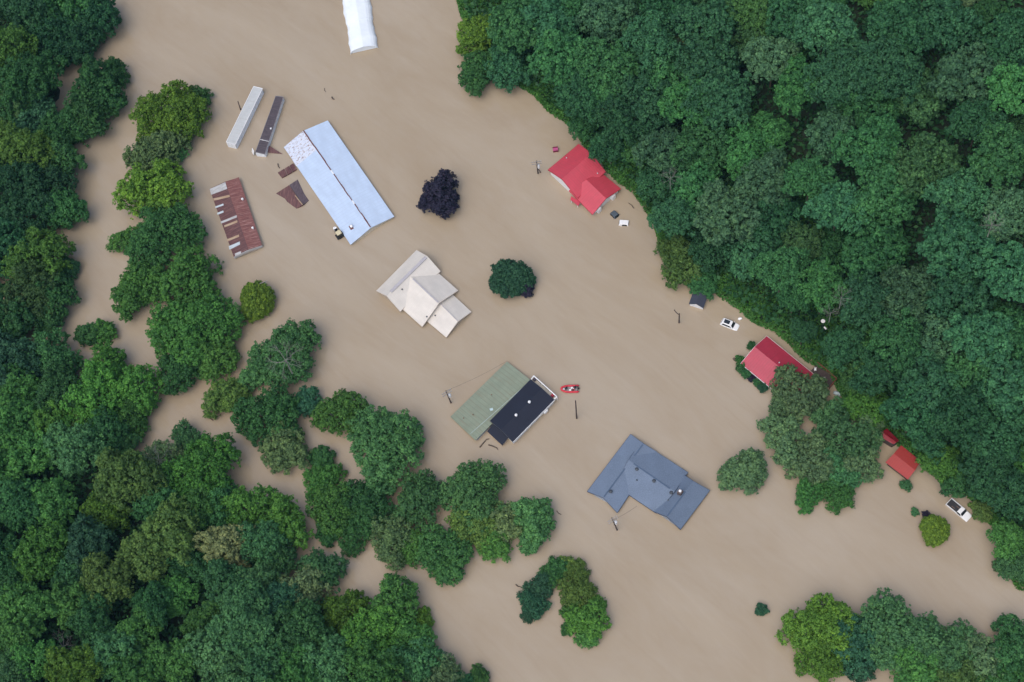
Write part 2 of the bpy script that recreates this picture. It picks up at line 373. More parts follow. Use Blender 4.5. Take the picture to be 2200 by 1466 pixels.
tree(190, 718, 28, 'd', 'S', label="dark low shrub in the left channel, left half of a pair", name='shrub', cat='shrub')
tree(222, 710, 27, 'g', 'S', label="lighter low shrub in the left channel, right half of a pair", name='shrub', cat='shrub')
# the wooded strip between the channel and the houses, from top to bottom
RIV = "trees on the flooded river strip"
for a in [(362, 238, 76, 'y', 'L', "big round yellow-green tree at the top of the river strip"),
          (425, 212, 30, 'd', 'A', "thin dark tree leaning out right of the topmost river strip tree"),
          (332, 330, 60, 'a', 'A', "thin grey-green tree below the topmost river strip tree"),
          (378, 330, 22, 'b', 'S', "small bluish tree right of the thin grey-green tree"),
          (336, 405, 72, 'y', 'M', "yellow-olive tree left of the rusty-roofed shed"),
          (350, 500, 76, 'd', 'L', "dark green tree left of the foot of the rusty-roofed shed"),
          (275, 515, 34, 'g', 'A', "sparse small tree leaning over the channel left of the rusty shed"),
          (298, 618, 60, 'g', 'M', "green tree on the channel side of the strip, level with the egg-shaped bush"),
          (402, 602, 70, 'g', 'M', "green tree on the house side of the strip, left of the egg-shaped bush"),
          (410, 705, 90, 'g', 'L', "largest green tree of the strip, below and left of the egg-shaped bush"),
          (392, 790, 55, 'd', 'M', "darker green tree at the lower end of the upper clump"),
          (452, 765, 56, 'g', 'M', "green tree at the lower right edge of the upper clump"),
          (612, 758, 73, 'b', 'L', "round green tree with bare grey branches on its lower side"),
          (484, 852, 46, 'o', 'M', "olive tree at the left tip of the lower clump"),
          (542, 812, 32, 'b', 'S', "small pale bluish tree touching the tree with bare branches"),
          (580, 890, 70, 'd', 'M', "dark green tree below the tree with bare branches"),
          (655, 862, 34, 't', 'S', "small teal tree on the house edge of the lower clump"),
          (612, 962, 56, 'a', 'M', "grey-green tree hanging over the lower channel"),
          (735, 888, 58, 'g', 'M', "green tree above and left of the wide round tree by the green roof"),
          (825, 952, 90, 'b', 'L', "wide round tree left of the green-roofed house"),
          (690, 985, 30, 'd', 'S', "small dark tree in the gap left of the wide round tree"),
          (690, 1030, 42, 'g', 'M', "green tree over the channel below the small dark tree"),
          (712, 1090, 56, 'g', 'M', "leafy green tree on the channel side, lower middle of the strip"),
          (706, 1145, 28, 'd', 'S', "small dark tree trailing into the channel"),
          (790, 1085, 60, 'd', 'M', "dark green tree in the middle of the lower strip"),
          (760, 1150, 40, 'd', 'M', "dark green tree at the water edge of the lower strip"),
          (902, 1072, 58, 'b', 'M', "bluish green tree below the wide round tree"),
          (840, 1155, 56, 'a', 'M', "grey-green tree at the lower edge of the strip"),
          (1018, 1062, 76, 'b', 'L', "large bluish tree below the green-roofed house"),
          (1012, 1130, 54, 'o', 'M', "olive green tree in front of the large bluish tree"),
          (1075, 1118, 50, 'a', 'M', "grey-green tree right of the olive tree at the end of the strip"),
          (1062, 1168, 40, 'g', 'M', "green tree hanging low over the water near the strip's right end"),
          (1146, 1118, 48, 'b', 'J', "ragged bluish tree at the right tip of the river strip"),
          (1140, 1165, 28, 'b', 'S', "small bluish tree below the ragged right tip tree"),
          (948, 1180, 58, 'd', 'M', "dark green tree standing out at the lower edge of the strip"),
          (962, 1225, 34, 'd', 'S', "small dark tree lowest on the river strip"),
          (890, 1175, 40, 'g', 'M', "green tree left of the lowest dark tree of the strip"),
          # the horseshoe clump
          (1146, 1298, 34, 't', 'A', "dark thin tree, left leg of the horseshoe clump"),
          (1160, 1258, 34, 't', 'M', "dark teal tree at the upper left of the horseshoe clump"),
          (1195, 1222, 30, 'd', 'S', "small dark tree at the top of the horseshoe clump"),
          (1238, 1230, 32, 'o', 'M', "olive tree at the upper right of the horseshoe clump"),
          (1238, 1275, 42, 'o', 'M', "round olive tree on the inner right side of the horseshoe clump"),
          (1264, 1332, 50, 'l', 'M', "bright green tree, right leg of the horseshoe clump"),
          (1136, 1316, 22, 't', 'A', "thin dark tuft at the foot of the horseshoe clump's left leg"), (1178, 1238, 28, 'd', 'M', "dark green tree on the upper left bend of the horseshoe clump"),
          (1217, 1212, 24, 'o', 'S', "small olive tree at the very top of the horseshoe clump"), (1230, 1310, 28, 'g', 'S', "small green tree on the inside of the horseshoe clump's right leg"), (1282, 1298, 24, 'l', 'S', "small bright tree on the outer edge of the horseshoe clump"),
          (1218, 1352, 18, 'd', 'S', "small dark shrub at the foot of the horseshoe clump"),
          (1262, 1365, 30, 'g', 'S', "small green tree lowest in the horseshoe clump"),
          # clump at lower right
          (1768, 1350, 74, 'y', 'L', "big yellow-green tree at the left end of the lower right clump"),
          (1766, 1412, 52, 'y', 'M', "yellow-green tree at the lower left of the lower right clump"),
          (1832, 1378, 62, 't', 'M', "dark teal tree beside the big yellow-green tree"),
          (1850, 1425, 38, 't', 'M', "small dark teal tree at the bottom of the lower right clump"),
          (1932, 1362, 84, 'b', 'L', "large bluish green tree in the middle of the lower right clump"),
          (1968, 1430, 62, 'g', 'M', "green tree at the bottom edge below the large bluish tree"),
          (2032, 1402, 62, 'b', 'M', "bluish tree right of the large bluish tree at lower right"),
          (2106, 1415, 56, 'a', 'M', "grey-green tree near the bottom right corner"),
          (2180, 1400, 62, 'd', 'M', "dark green tree in the bottom right corner"),
          (2070, 1470, 55, 'o', 'M', "olive tree cut by the bottom edge near the right corner"),
          (2150, 1475, 50, 'g', 'M', "green tree cut by the bottom edge in the right corner")]:
    a = (a[0], a[1], a[2] * (.9 if 1110 < a[0] < 1320 and a[1] > 1205 else 1), *a[3:])
    tree(*a[:5], label=a[5], group=RIV if a[1] < 1240 and a[0] < 1200 else None)
# along the right shore
for a in [(1030, 150, 50, 'd', 'M', "dark tree standing out into the water at the top of the right shore"),
          (1030, 72, 52, 'y', 'M', "yellow-green tree on the right shore near the top edge"),
          (1468, 565, 54, 'o', 'A', "olive tree overhanging the water above the small dark shed"),
          (1450, 545, 40, 'o', 'M', "olive tree on the water's edge left of the overhanging olive tree"),
          (1512, 606, 36, 'd', 'M', "dark olive tree covering part of the small dark shed"),
          (1720, 842, 60, 'a', 'A', "tall grey-green tree hiding the end of the lower red roof"),
          (1676, 876, 28, 'a', 'A', "sparse side tree left of the tall tree at the lower red roof"),
          (1684, 938, 52, 'a', 'A', "grey-green tree below the lower red-roofed house"),
          (1778, 890, 36, 'b', 'A', "sparse bluish tree right of the tall tree at the lower red roof"),
          (1816, 938, 62, 'b', 'A', "bluish tree between the lower red house and the small cabin"),
          (1862, 925, 40, 'a', 'A', "thin grey-green tree in front of the hidden dark red roof"),
          (1748, 990, 54, 'a', 'A', "thin grey-green tree at the centre of the yard clump"),
          (1800, 1012, 44, 'b', 'A', "bluish tree at the lower right of the yard clump"),
          (1850, 1000, 42, 'a', 'A', "thin grey-green tree left of the small red cabin"),
          (1738, 1062, 34, 'g', 'A', "green tree at the lower left tip of the yard clump"),
          (1800, 1062, 36, 'g', 'M', "green tree lowest in the yard clump"),
          (2024, 990, 44, 'l', 'M', "bright green tree on shore right of the small red cabin"),
          (2114, 1094, 27, 'o', 'A', "olive tree hanging over the white pickup's hood"),
          (2170, 1165, 44, 'g', 'M', "green tree on shore below the pickup at the right edge"),
          (2185, 1215, 36, 'b', 'M', "bluish tree lowest on the right shore"),
          (2152, 1215, 18, 'a', 'S', "small grey-green bush at the water below the right shore"),
          (1870, 870, 46, 'l', 'M', "bright yellow-green tree on the bank right of the tall yard tree"),
          (1820, 870, 20, 'g', 'S', "small green tree beside the pale blue tank")]:
    tree(*a[:5], label=a[5], group="trees along the right shore")
SH = "shrubs round the lower red house"
for x, y, r, h, lb in [(1592, 790, 13, 'd', "dark shrub at the left corner of the lower red roof"), (1604, 803, 12, 'd', "dark shrub below the left corner of the lower red roof"),
                       (1614, 812, 9, 'p', "maroon shrub under the lower red roof's eave"), (1626, 822, 9, 'd', "dark shrub under the middle of the lower red roof's eave"),
                       (1639, 833, 12, 't', "dark teal shrub at the end of the row under the lower red eave"), (1590, 772, 10, 'g', "green shrub at the upper left of the lower red roof"),
                       (1614, 742, 10, 'd', "dark shrub behind the upper left end of the lower red roof")]:
    tree(x, y, r, h, 'S', label=lb, name='shrub', cat='shrub', group=SH, sink=.3)
# left bank wood, read off the photo (labels are made below from colour and place)
LEFT = [(60, 15, 60, 'd'), (150, 28, 58, 'g'), (214, 42, 46, 'd'), (118, 100, 52, 'd'), (18, 110, 52, 'y'), (60, 185, 66, 'g'), (110, 48, 50, 'g'), (176, 95, 46, 'd'), (212, 200, 56, 'g'),
        (244, 165, 32, 'g'), (192, 248, 50, 'g'), (22, 225, 50, 'o'), (75, 268, 50, 'b'), (140, 285, 48, 'g'), (48, 330, 56, 'y'), (122, 345, 52, 'g'), (18, 400, 56, 'd'), (90, 405, 60, 'd'),
        (140, 455, 44, 'g'), (60, 475, 56, 'd'), (15, 540, 60, 'd'), (90, 560, 62, 'y'), (70, 635, 66, 'o'), (118, 640, 46, 'g'), (150, 580, 22, 'd'), (18, 700, 60, 'd'), (112, 685, 34, 'd'),
        (28, 785, 60, 't'), (110, 775, 56, 'd'), (128, 845, 50, 'd'), (52, 850, 52, 'g'), (232, 795, 46, 'l'), (205, 860, 70, 'l'), (290, 845, 54, 'l'), (284, 905, 38, 'g'), (35, 910, 52, 'g'),
        (160, 965, 54, 'b'), (70, 980, 50, 'g'), (100, 905, 40, 'l'), (222, 940, 48, 'd'), (272, 1030, 62, 'o'), (434, 1020, 74, 'l'), (472, 1095, 48, 'd'), (562, 1165, 46, 'b'), (592, 1205, 44, 'd'), (415, 1100, 44, 'g'), (400, 942, 30, 'b'), (350, 990, 40, 'a'), (533, 1098, 52, 'l'),
        (614, 1128, 52, 'l'), (476, 1172, 46, 'k'), (532, 1172, 44, 'k'), (496, 1212, 32, 'k'), (372, 1150, 62, 'o'), (190, 1170, 48, 't'), (88, 1195, 58, 'l'), (110, 1085, 52, 'g'), (40, 1090, 50, 'd'),
        (225, 1110, 46, 'y'), (310, 1195, 50, 'o'), (232, 1252, 52, 'o'), (380, 1280, 40, 'g'), (60, 1312, 54, 'g'), (150, 1300, 44, 'g'), (488, 1262, 54, 'b'), (545, 1255, 42, 'b'), (520, 1340, 70, 'b'),
        (650, 1275, 52, 'a'), (690, 1228, 44, 'b'), (600, 1300, 44, 't'), (640, 1362, 62, 'd'), (742, 1318, 46, 'y'), (850, 1300, 52, 'g'), (910, 1332, 22, 'y'), (800, 1380, 70, 'l'), (880, 1372, 46, 'g'),
        (700, 1425, 58, 'b'), (800, 1442, 56, 'g'), (892, 1428, 56, 'b'), (950, 1462, 44, 'a'), (572, 1425, 58, 'b'), (455, 1405, 54, 'b'), (380, 1425, 50, 'g'), (300, 1360, 46, 'g'), (240, 1405, 48, 'b'),
        (160, 1440, 50, 'y'), (68, 1420, 46, 'g'), (18, 1450, 44, 'b'), (25, 1370, 46, 'g'), (330, 1300, 40, 'd'), (1030, 1455, 22, 'y'), (990, 1470, 26, 'd'), (300, 1450, 50, 'g'), (500, 1470, 50, 'b'), (200, 1330, 44, 'd'),
        (10, 1000, 50, 'g'), (15, 1200, 48, 'd'), (150, 1230, 36, 'b'), (445, 1340, 44, 'g'), (640, 1450, 50, 'g'), (340, 1080, 44, 'd'), (10, 1280, 46, 'd'), (410, 1215, 40, 'd')]
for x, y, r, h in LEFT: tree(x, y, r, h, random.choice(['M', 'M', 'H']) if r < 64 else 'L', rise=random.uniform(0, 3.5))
# hillside wood on the right: the trees that show most are read off the photo, the rest fill the slope between them
RIGHT = [(1110, 60, 58, 'g'), (1090, 150, 48, 'b'), (1180, 50, 60, 'b'), (1210, 130, 62, 'g'), (1310, 45, 60, 'a'), (1310, 150, 62, 'g'), (1250, 215, 50, 'd'), (1400, 95, 60, 'b'), (1395, 230, 62, 'b'),
         (1440, 180, 52, 'g'), (1520, 60, 60, 'b'), (1520, 150, 62, 'b'), (1490, 225, 56, 'l'), (1340, 270, 56, 'd'), (1305, 215, 46, 'g'), (1425, 330, 52, 'a'), (1370, 320, 40, 'y'), (1550, 225, 62, 'b'),
         (1510, 320, 60, 'g'), (1600, 330, 54, 'l'), (1625, 90, 50, 'o'), (1615, 30, 44, 'y'), (1720, 190, 54, 'l'), (1660, 130, 52, 'a'), (1770, 60, 58, 'b'), (1810, 170, 66, 'b'), (1900, 150, 70, 'b'),
         (1870, 235, 58, 'g'), (1640, 400, 60, 'a'), (1790, 300, 54, 'a'), (1650, 290, 42, 'l'), (1740, 390, 48, 'g'), (1870, 320, 62, 'g'), (2030, 60, 60, 'b'), (2080, 170, 66, 'a'), (1990, 360, 62, 'o'),
         (2060, 420, 56, 'b'), (2150, 340, 60, 'g'), (2190, 200, 56, 'l'), (2180, 90, 60, 'd'), (1900, 420, 64, 'g'), (1800, 450, 56, 'b'), (1880, 540, 66, 'g'), (1720, 530, 44, 'o'), (1770, 620, 48, 'l'),
         (1560, 470, 66, 'a'), (1500, 410, 54, 'g'), (1650, 480, 56, 'd'), (1620, 550, 54, 'b'), (1530, 540, 46, 'd'), (1680, 580, 50, 'g'), (1950, 640, 68, 'a'), (2060, 540, 70, 'b'), (2060, 640, 66, 'b'),
         (2160, 460, 56, 'a'), (2175, 590, 60, 'b'), (1860, 650, 54, 'b'), (1930, 730, 56, 'g'), (2020, 740, 60, 'a'), (2110, 730, 60, 'b'), (2180, 720, 50, 'g'), (1812, 748, 42, 'd'), (1890, 800, 56, 'd'),
         (2000, 830, 62, 'b'), (2090, 800, 56, 'g'), (2160, 830, 60, 'b'), (1960, 890, 54, 'd'), (2070, 900, 60, 'd'), (2150, 930, 58, 'd'), (2000, 935, 44, 'd'), (2120, 1010, 54, 'd'), (2170, 1060, 50, 'd'),
         (2060, 1030, 40, 'g'), (1850, 810, 40, 'y'), (1705, 640, 34, 'g'), (1725, 712, 26, 'd'), (1930, 60, 58, 'd'), (1700, 40, 52, 'd'), (1440, 20, 52, 'd'), (1240, 15, 46, 'g'), (2100, 270, 50, 'd'),
         (1450, 470, 44, 'b'), (1420, 400, 46, 'd'), (1310, 320, 40, 'd'), (1255, 275, 30, 'g')]
for x, y, r, h in RIGHT: tree(x, y, r, h, random.choice(['H', 'H', 'M']) if r < 66 else random.choice(['H', 'L']), rise=random.uniform(1, 8))
def inside(px, py, poly):
    c = False; j = len(poly) - 1
    for i in range(len(poly)):
        (xi, yi), (xj, yj) = poly[i], poly[j]
        if (yi > py) != (yj > py) and px < (xj - xi) * (py - yi) / (yj - yi) + xi: c = not c
        j = i
    return c
REG_R = [(1010, -30), (1070, 90), (1150, 150), (1270, 230), (1340, 300), (1460, 410), (1500, 470), (1630, 590), (1730, 660), (1840, 760), (1910, 830), (1980, 910), (2080, 1010), (2160, 1100), (2230, 1150), (2230, -30)]
REG_L = [(-30, -30), (210, -30), (200, 60), (130, 170), (170, 260), (120, 400), (90, 560), (60, 700), (-30, 700), (-30, 1490), (930, 1490), (860, 1410), (640, 1330), (560, 1220), (450, 1110), (330, 1000), (180, 830), (60, 760), (-30, 720)]
def fill(reg, x0, x1, y0, y1, cap, hues, rr, k, types):
    cnt = 0
    for _ in range(6000):
        if cnt >= cap: break
        x, y = random.uniform(x0, x1), random.uniform(y0, y1)
        if not inside(x, y, reg): continue
        r = random.uniform(*rr)
        if any(math.hypot(t['x'] - x, t['y'] - y) < k * (t['r'] + r) for t in TREES): continue
        tree(x, y, r, random.choice(hues), random.choice(types)); cnt += 1
fill(REG_R, 980, 2230, -30, 1160, 17, 'ggbbbddat', (34, 58), .54, 'HHM')
fill(REG_L, -30, 940, -30, 1490, 4, 'ggbddto', (28, 48), .52, 'MMH')

# ---- labels of the wood's trees: colour, then the nearest landmark, then the place among those alike
ANCH = [(60, 60, "in the wood's top left corner"), (190, 100, "at the top of the left bank, facing the open flood"), (190, 240, "on the left bank opposite the topmost river strip tree"), (60, 280, "in the left bank wood near its upper left edge"),
        (60, 420, "in the left bank wood level with the rusty shed"), (80, 600, "on the left bank where the channel is widest"), (30, 760, "in the wood left of the pair of channel shrubs"), (130, 810, "on the bank below the pair of channel shrubs"),
        (250, 850, "on the bank where the channel bends round the wood"), (60, 950, "at the left edge below the channel bend"), (170, 1000, "in the wood behind the channel bend"), (300, 1060, "in the thin wet wood beside the lower channel"),
        (430, 1000, "on the bank jutting into the lower channel"), (580, 1110, "on the bank beside the narrowest part of the channel"), (500, 1190, "in the group of pale trees on the left bank"), (350, 1190, "in the wood left of the pale trees"),
        (90, 1180, "at the left edge, low in the wood"), (220, 1260, "in the low left wood with muddy gaps"), (70, 1330, "near the lower left edge of the wood"), (60, 1440, "in the bottom left corner"), (250, 1420, "along the bottom edge near the left corner"),
        (420, 1380, "along the bottom edge left of the middle wood"), (540, 1310, "in the wood below the pale trees"), (660, 1260, "on the bank facing the end of the river strip"), (600, 1430, "at the bottom edge in the middle of the lower wood"),
        (760, 1370, "in the tip of the lower wood"), (880, 1320, "on the point of the lower wood beside the water"), (850, 1440, "at the bottom edge near the point of the lower wood"), (1000, 1460, "at the bottom edge right of the point"),
        (1110, 80, "on the hillside at its top left end"), (1210, 180, "on the slope above the top right shore"), (1250, 40, "at the top edge of the hillside near the water"), (1320, 130, "on the hillside up from the upper red house"),
        (1330, 290, "on the slope just above the upper red roof"), (1430, 60, "at the top edge straight above the upper red house"), (1440, 200, "high on the slope above the upper red roof"), (1440, 380, "on the slope right of the upper red house"),
        (1540, 80, "at the top edge in the middle of the hillside"), (1550, 230, "in the bright band in the middle of the hillside"), (1520, 440, "on the slope above the overhanging olive trees"), (1600, 340, "halfway up the slope above the small shed"),
        (1640, 120, "in the upper hillside between two dark gaps"), (1640, 480, "on the slope above the white car"), (1620, 570, "on the lower slope just behind the white car"), (1720, 60, "at the top edge right of the middle"),
        (1720, 250, "in the upper hillside right of the middle"), (1740, 420, "beside the dark gap in the middle of the slope"), (1750, 600, "on the slope above the white dish"), (1760, 720, "on the lower slope behind the lower red house"),
        (1830, 100, "near the top edge in the big pale crowns"), (1850, 280, "below the big pale crowns on the upper slope"), (1850, 480, "above the dark hollow on the right slope"), (1880, 620, "on the middle of the right slope"),
        (1880, 780, "on the lower slope right of the lower red house"), (1960, 60, "at the top edge near the right corner"), (1980, 350, "in the olive patch on the right slope"), (1960, 700, "on the right slope above the yard clump"),
        (1970, 900, "just above the small red cabin"), (2060, 170, "in the upper right part of the hillside"), (2060, 450, "left of the bare branches by the right edge"), (2060, 580, "right of the dark hollow on the slope"), (2060, 760, "on the slope well above the small red cabin"),
        (2070, 920, "on the slope behind the small red cabin"), (2090, 1040, "on the lower slope behind the white pickup"), (2170, 80, "in the top right corner"), (2170, 250, "at the right edge high on the hillside"), (2170, 450, "at the right edge by the bare branches"),
        (2180, 600, "at the right edge halfway down the hillside"), (2170, 760, "at the right edge low on the hillside"), (2160, 930, "at the right edge above the pickup"), (2180, 1080, "at the right edge beside the pickup")]
groups = {}
for t in TREES:
    if not t['auto']: continue
    A = min(ANCH, key=lambda q: math.hypot(q[0] - t['x'], q[1] - t['y']))
    groups.setdefault((HUE[t['hue']][1], A[2]), []).append(t)
WORD = {2: "two", 3: "three", 4: "four", 5: "five", 6: "six"}
for (hue, where), ts in groups.items():
    n = len(ts)
    if n == 1: ts[0]['o']["label"] = f"{hue} tree {where}"
    else:
        hx = max(t['x'] for t in ts) - min(t['x'] for t in ts); hy = max(t['y'] for t in ts) - min(t['y'] for t in ts)
        k = 'x' if hx >= hy else 'y'; ts.sort(key=lambda t: t[k])
        A, Z = ("leftmost", "rightmost") if k == 'x' else ("topmost", "lowest")
        names = {2: [A, Z], 3: [A, "middle", Z], 4: [A, "second " + A, "second " + Z, Z], 5: [A, "second " + A, "middle", "second " + Z, Z]}.get(n) or [A, "second " + A, "third " + A] + ["middle"] * (n - 6) + ["third " + Z, "second " + Z, Z]
        for t, w_ in zip(ts, names): t['o']["label"] = f"{w_} {hue} tree {where}"
    for t in ts: t['o']["group"] = "trees of the right hillside wood" if t['x'] > 960 and t['y'] < 1300 else "trees of the left bank wood"
print("TREES", len(TREES), sum(1 for t in TREES if t["o"]["category"]=="tree")); open("/tmp/n.txt","w").write(str(sum(1 for t in TREES if t["o"]["category"]=="tree")))

# ground cover on the slopes, and the wood going on outside the photo
def scatter_ground(name, poly_fn, N, size, hue, lift, seed, over=.05):
    rs = np.random.default_rng(seed); pts = poly_fn(rs, N); z = terrain(pts)
    k = z > over; pts = pts[k]; z = np.maximum(z[k], 0); N = len(pts)
    cl = .5 + .5 * wob(pts[:, 0], pts[:, 1], .5, 1.3)
    pos = np.column_stack([pts, z + rs.uniform(.05, 1, N) * lift * (.3 + cl)])
    nn = rs.normal(size=(N, 3)) * .5 + V((0, 0, 1)); nn /= np.linalg.norm(nn, axis=1, keepdims=True)
    v, t = leaf_arrays(pos, nn, size * rs.uniform(.6, 1.4, N), .15 + .5 * cl + rs.normal(size=N) * .14)
    o = bpy.data.objects.new(name, leaf_mesh(name, v, t)); col.objects.link(o); o.color = (*HUE[hue][0], 1)
    return o
def near_shore(rs, N):
    i = rs.integers(0, len(SR) - 1, N * 2); t = rs.uniform(size=N * 2)[:, None]; L = np.linalg.norm(SR[i + 1] - SR[i], axis=1)
    k = rs.uniform(size=N * 2) < L / L.max(); p = (SR[i] * (1 - t) + SR[i + 1] * t)[k]; d = (SR[i + 1] - SR[i])[k]
    nrm = np.column_stack([-d[:, 1], d[:, 0]]); nrm /= np.linalg.norm(nrm, axis=1, keepdims=True)
    return p + nrm * (rs.uniform(size=len(p)) ** 1.9 * 34 - 2.5)[:, None] + rs.normal(size=p.shape) * .9
tag(scatter_ground("undergrowth", near_shore, 170000, .30, 'l', 1.6, 5, -.35), "bright green undergrowth covering the foot of the hillside along the waterline", "undergrowth", kind="stuff")
def all_slope(rs, N):
    return np.column_stack([rs.uniform(-165, 165, N), rs.uniform(-110, 165, N)])
tag(scatter_ground("forest_undergrowth", all_slope, 230000, .6, 'd', 4.0, 6), "dark low growth on the ground between the trees", "undergrowth", kind="stuff")
rs = np.random.default_rng(11); vv = []; tt = []; lowp = [crown_arrays(6.5, 500 + i, leaf=.85, dens=.8, lobe=.3) for i in range(4)]
cnt = 0
for _ in range(4000):
    if cnt > 480: break
    p = rs.uniform((-215, -170), (235, 250)); z = terrain([p])[0]
    if z < .3: continue
    q, _d = project((p[0], p[1], z + 6))
    if -60 < q[0] < 2260 and -60 < q[1] < 1526: continue
    v, t, _l = lowp[rs.integers(4)]; th = rs.uniform(0, 6.28); s = rs.uniform(.8, 1.3); c_, s_ = math.cos(th), math.sin(th)
    vv.append((v @ np.array([[c_, s_, 0], [-s_, c_, 0], [0, 0, 1]])) * s + V((p[0], p[1], z))); tt.append(t + rs.normal() * .1); cnt += 1
o = bpy.data.objects.new("distant_wood", leaf_mesh("distant_wood", np.concatenate(vv), np.concatenate(tt))); col.objects.link(o); o.color = (*HUE['g'][0], 1)
tag(o, "green wood going on over the slopes beyond the photographed valley", "woodland", kind="stuff")

# bare dead trees
def dead_tree(px, py, z, size, label, seed, lean=(0, 0)):
    rs = random.Random(seed); X = P(px, py, z); root = thing("dead_tree", X - V((0, 0, size * .9)), label, "dead tree", "bare dead trees")
    mb = MB(); tb = MB()
    o = ORG[root]; top = X + V((lean[0], lean[1], 0)) * size * .3
    tb.tube([o - V((0, 0, 2)), (o + top) / 2, top], [size * .03, size * .022, size * .014], 6)
    def br(p, d, L, r, dep):
        q = p + d * L; m = (p + q) / 2 + V([rs.uniform(-.08, .08) * L for _ in range(3)])
        mb.tube([p, m, q], [r, r * .75, r * .45], 4)
        if dep:
            for _ in range(rs.choice((2, 3))):
                nd = unit(d + V([rs.uniform(-.75, .75), rs.uniform(-.75, .75), rs.uniform(-.25, .3)])); br(p + (q - p) * rs.uniform(.5, 1), nd, L * rs.uniform(.55, .8), r * .55, dep - 1)
    for k in range(8):
        th = k * .78 + rs.uniform(-.3, .3); br(o + (top - o) * rs.uniform(.7, 1), unit((math.cos(th) + lean[0], math.sin(th) + lean[1], rs.uniform(.1, .6))), size * .42, size * .011, 4)
    tb.build("trunk", grey_bark, root); mb.build("branches", grey_bark, root)
dead_tree(612, 772, 14, 6.0, "bare grey dead tree standing in front of the round green river tree", 1)
dead_tree(1440, 382, 22, 3.2, "bare pale branches on the slope right of the upper red house", 2)
dead_tree(1808, 640, 42, 2.8, "bare pale branches above the white dish on the slope", 3)
dead_tree(1785, 672, 36, 2.4, "low bare grey branches beside the white dish", 6)
dead_tree(2132, 480, 68, 3.0, "bare grey tree among crowns near the right edge", 4)
dead_tree(132, 1388, 14, 4.0, "bare grey tree near the bottom left corner", 5)
dead_tree(340, 985, 9, 4.5, "bare grey twiggy tree beside the lower channel", 7)

# ------------------------------------------------------------ buildings
white_wall = plain("white_siding", (.72, .73, .74), .6, .08); tan_wall = plain("tan_siding", (.52, .46, .36), .7, .1)
beige_wall = plain("beige_siding", (.45, .38, .31), .7, .1); dark_wall = plain("dark_timber", (.07, .05, .045), .8, .2)
blue_wall = plain("blue_grey_siding", (.30, .34, .40), .7, .1); grey_trim = plain("dark_trim", (.06, .07, .085), .6, .1)
white_trim = plain("white_trim", (.8, .81, .82), .5, .05)
galv = plain("galvanised", (.62, .64, .66), .35, .1, 2, .5, .3); black = plain("black_rubber", (.02, .02, .022), .6, .2)
class Gable: pass
def gable(root, end0, end1, ze, roofm, wallm, ov=.45, t=.16, zr=None, low=-2.5, side=('', ''), wall_name='wall', wallup=.22, trimm=None):
    """end = (left eave px, ridge px, right eave px); ridge height found so that the ridge stands over the middle"""
    (l0, r0, q0), (l1, r1, q1) = end0, end1
    L0, L1, Q0, Q1 = [P(*k, ze) for k in (l0, l1, q0, q1)]
    if zr is None:
        zs = []
        for rp, a, b in ((r0, L0, Q0), (r1, L1, Q1)):
            across = unit((b - a)[:2]); mid = ((a + b) / 2)[:2]; cand = np.linspace(ze + .5, ze + 5, 180)
            zs.append(cand[np.argmin([abs(np.dot(P(*rp, z)[:2] - mid, across)) for z in cand])])
        zr = sum(zs) / 2
    T0, T1 = P(*r0, zr), P(*r1, zr)
    g = Gable(); g.zr = zr; g.ze = ze; g.ridge = (T0, T1); g.planes = []; g.roofs = []; g.eaves = ((L0, L1), (Q0, Q1))
    for nm, (a, b) in (('L', (L0, L1)), ('R', (Q0, Q1))):
        nrm = unit(np.cross(b - a, T0 - a)); nrm = nrm if nrm[2] > 0 else -nrm
        u = unit(T1 - T0); dn = np.cross(u, nrm); dn = dn if np.dot(dn, a - T0) > 0 else -dn
        mb = MB(); mb.hexa([q - nrm * t for q in (T0, T1, b, a)], [T0, T1, b, a])
        m = roofm[len(g.roofs)] if isinstance(roofm, (list, tuple)) else roofm
        o = mb.build("roof", m, root, uvf=lambda X, u=u, dn=dn: (np.dot(X - T0, u), np.dot(X - T0, dn)))
        if side[len(g.roofs)]: o["label"] = side[len(g.roofs)]
        g.planes.append((T0, nrm)); g.roofs.append(o)
    if wallm:
        ln = np.linalg.norm(L1 - L0); wd = np.linalg.norm((Q0 - L0)[:2]); ia, ib = ov / ln, ov / wd
        def Q(a, b): return (L0 * (1 - a) + L1 * a) * (1 - b) + (Q0 * (1 - a) + Q1 * a) * b
        rings = []
        for a in (ia, 1 - ia):
            p, q = Q(a, ib), Q(a, 1 - ib); k = wallup; tp = (T0 * (1 - a) + T1 * a)
            h = ze + (zr - ze) * 2 * ib - k
            rings.append([V((p[0], p[1], low)), V((q[0], q[1], low)), V((q[0], q[1], h)), V((tp[0], tp[1], zr - k)), V((p[0], p[1], h))])
        mb = MB(); mb.loft(rings); g.wall = mb.build(wall_name, wallm, root)
    if trimm:                                       # barge boards along both gable ends and gutters along the eaves
        mb = MB()
        for a, b in ((L0, T0), (T0, Q0), (L1, T1), (T1, Q1), (L0, L1), (Q0, Q1)):
            c = (a + b) / 2 - V((0, 0, t * .5 + .03)); d = b - a; out = c - (L0 + L1 + Q0 + Q1) / 4; ax_ = unit(d)
            ou = out - np.dot(out, ax_) * ax_; ou[2] = 0; ou = unit(ou) if np.linalg.norm(ou) > .2 else V((0, 0, 0))
            mb.box(c + ou * .03, (np.linalg.norm(d) - .02, .05, t + .1), ax_, None, unit(np.cross(ax_, unit(np.cross((0, 0, 1), ax_)))))
        mb.build("trim", trimm, root)
    return g
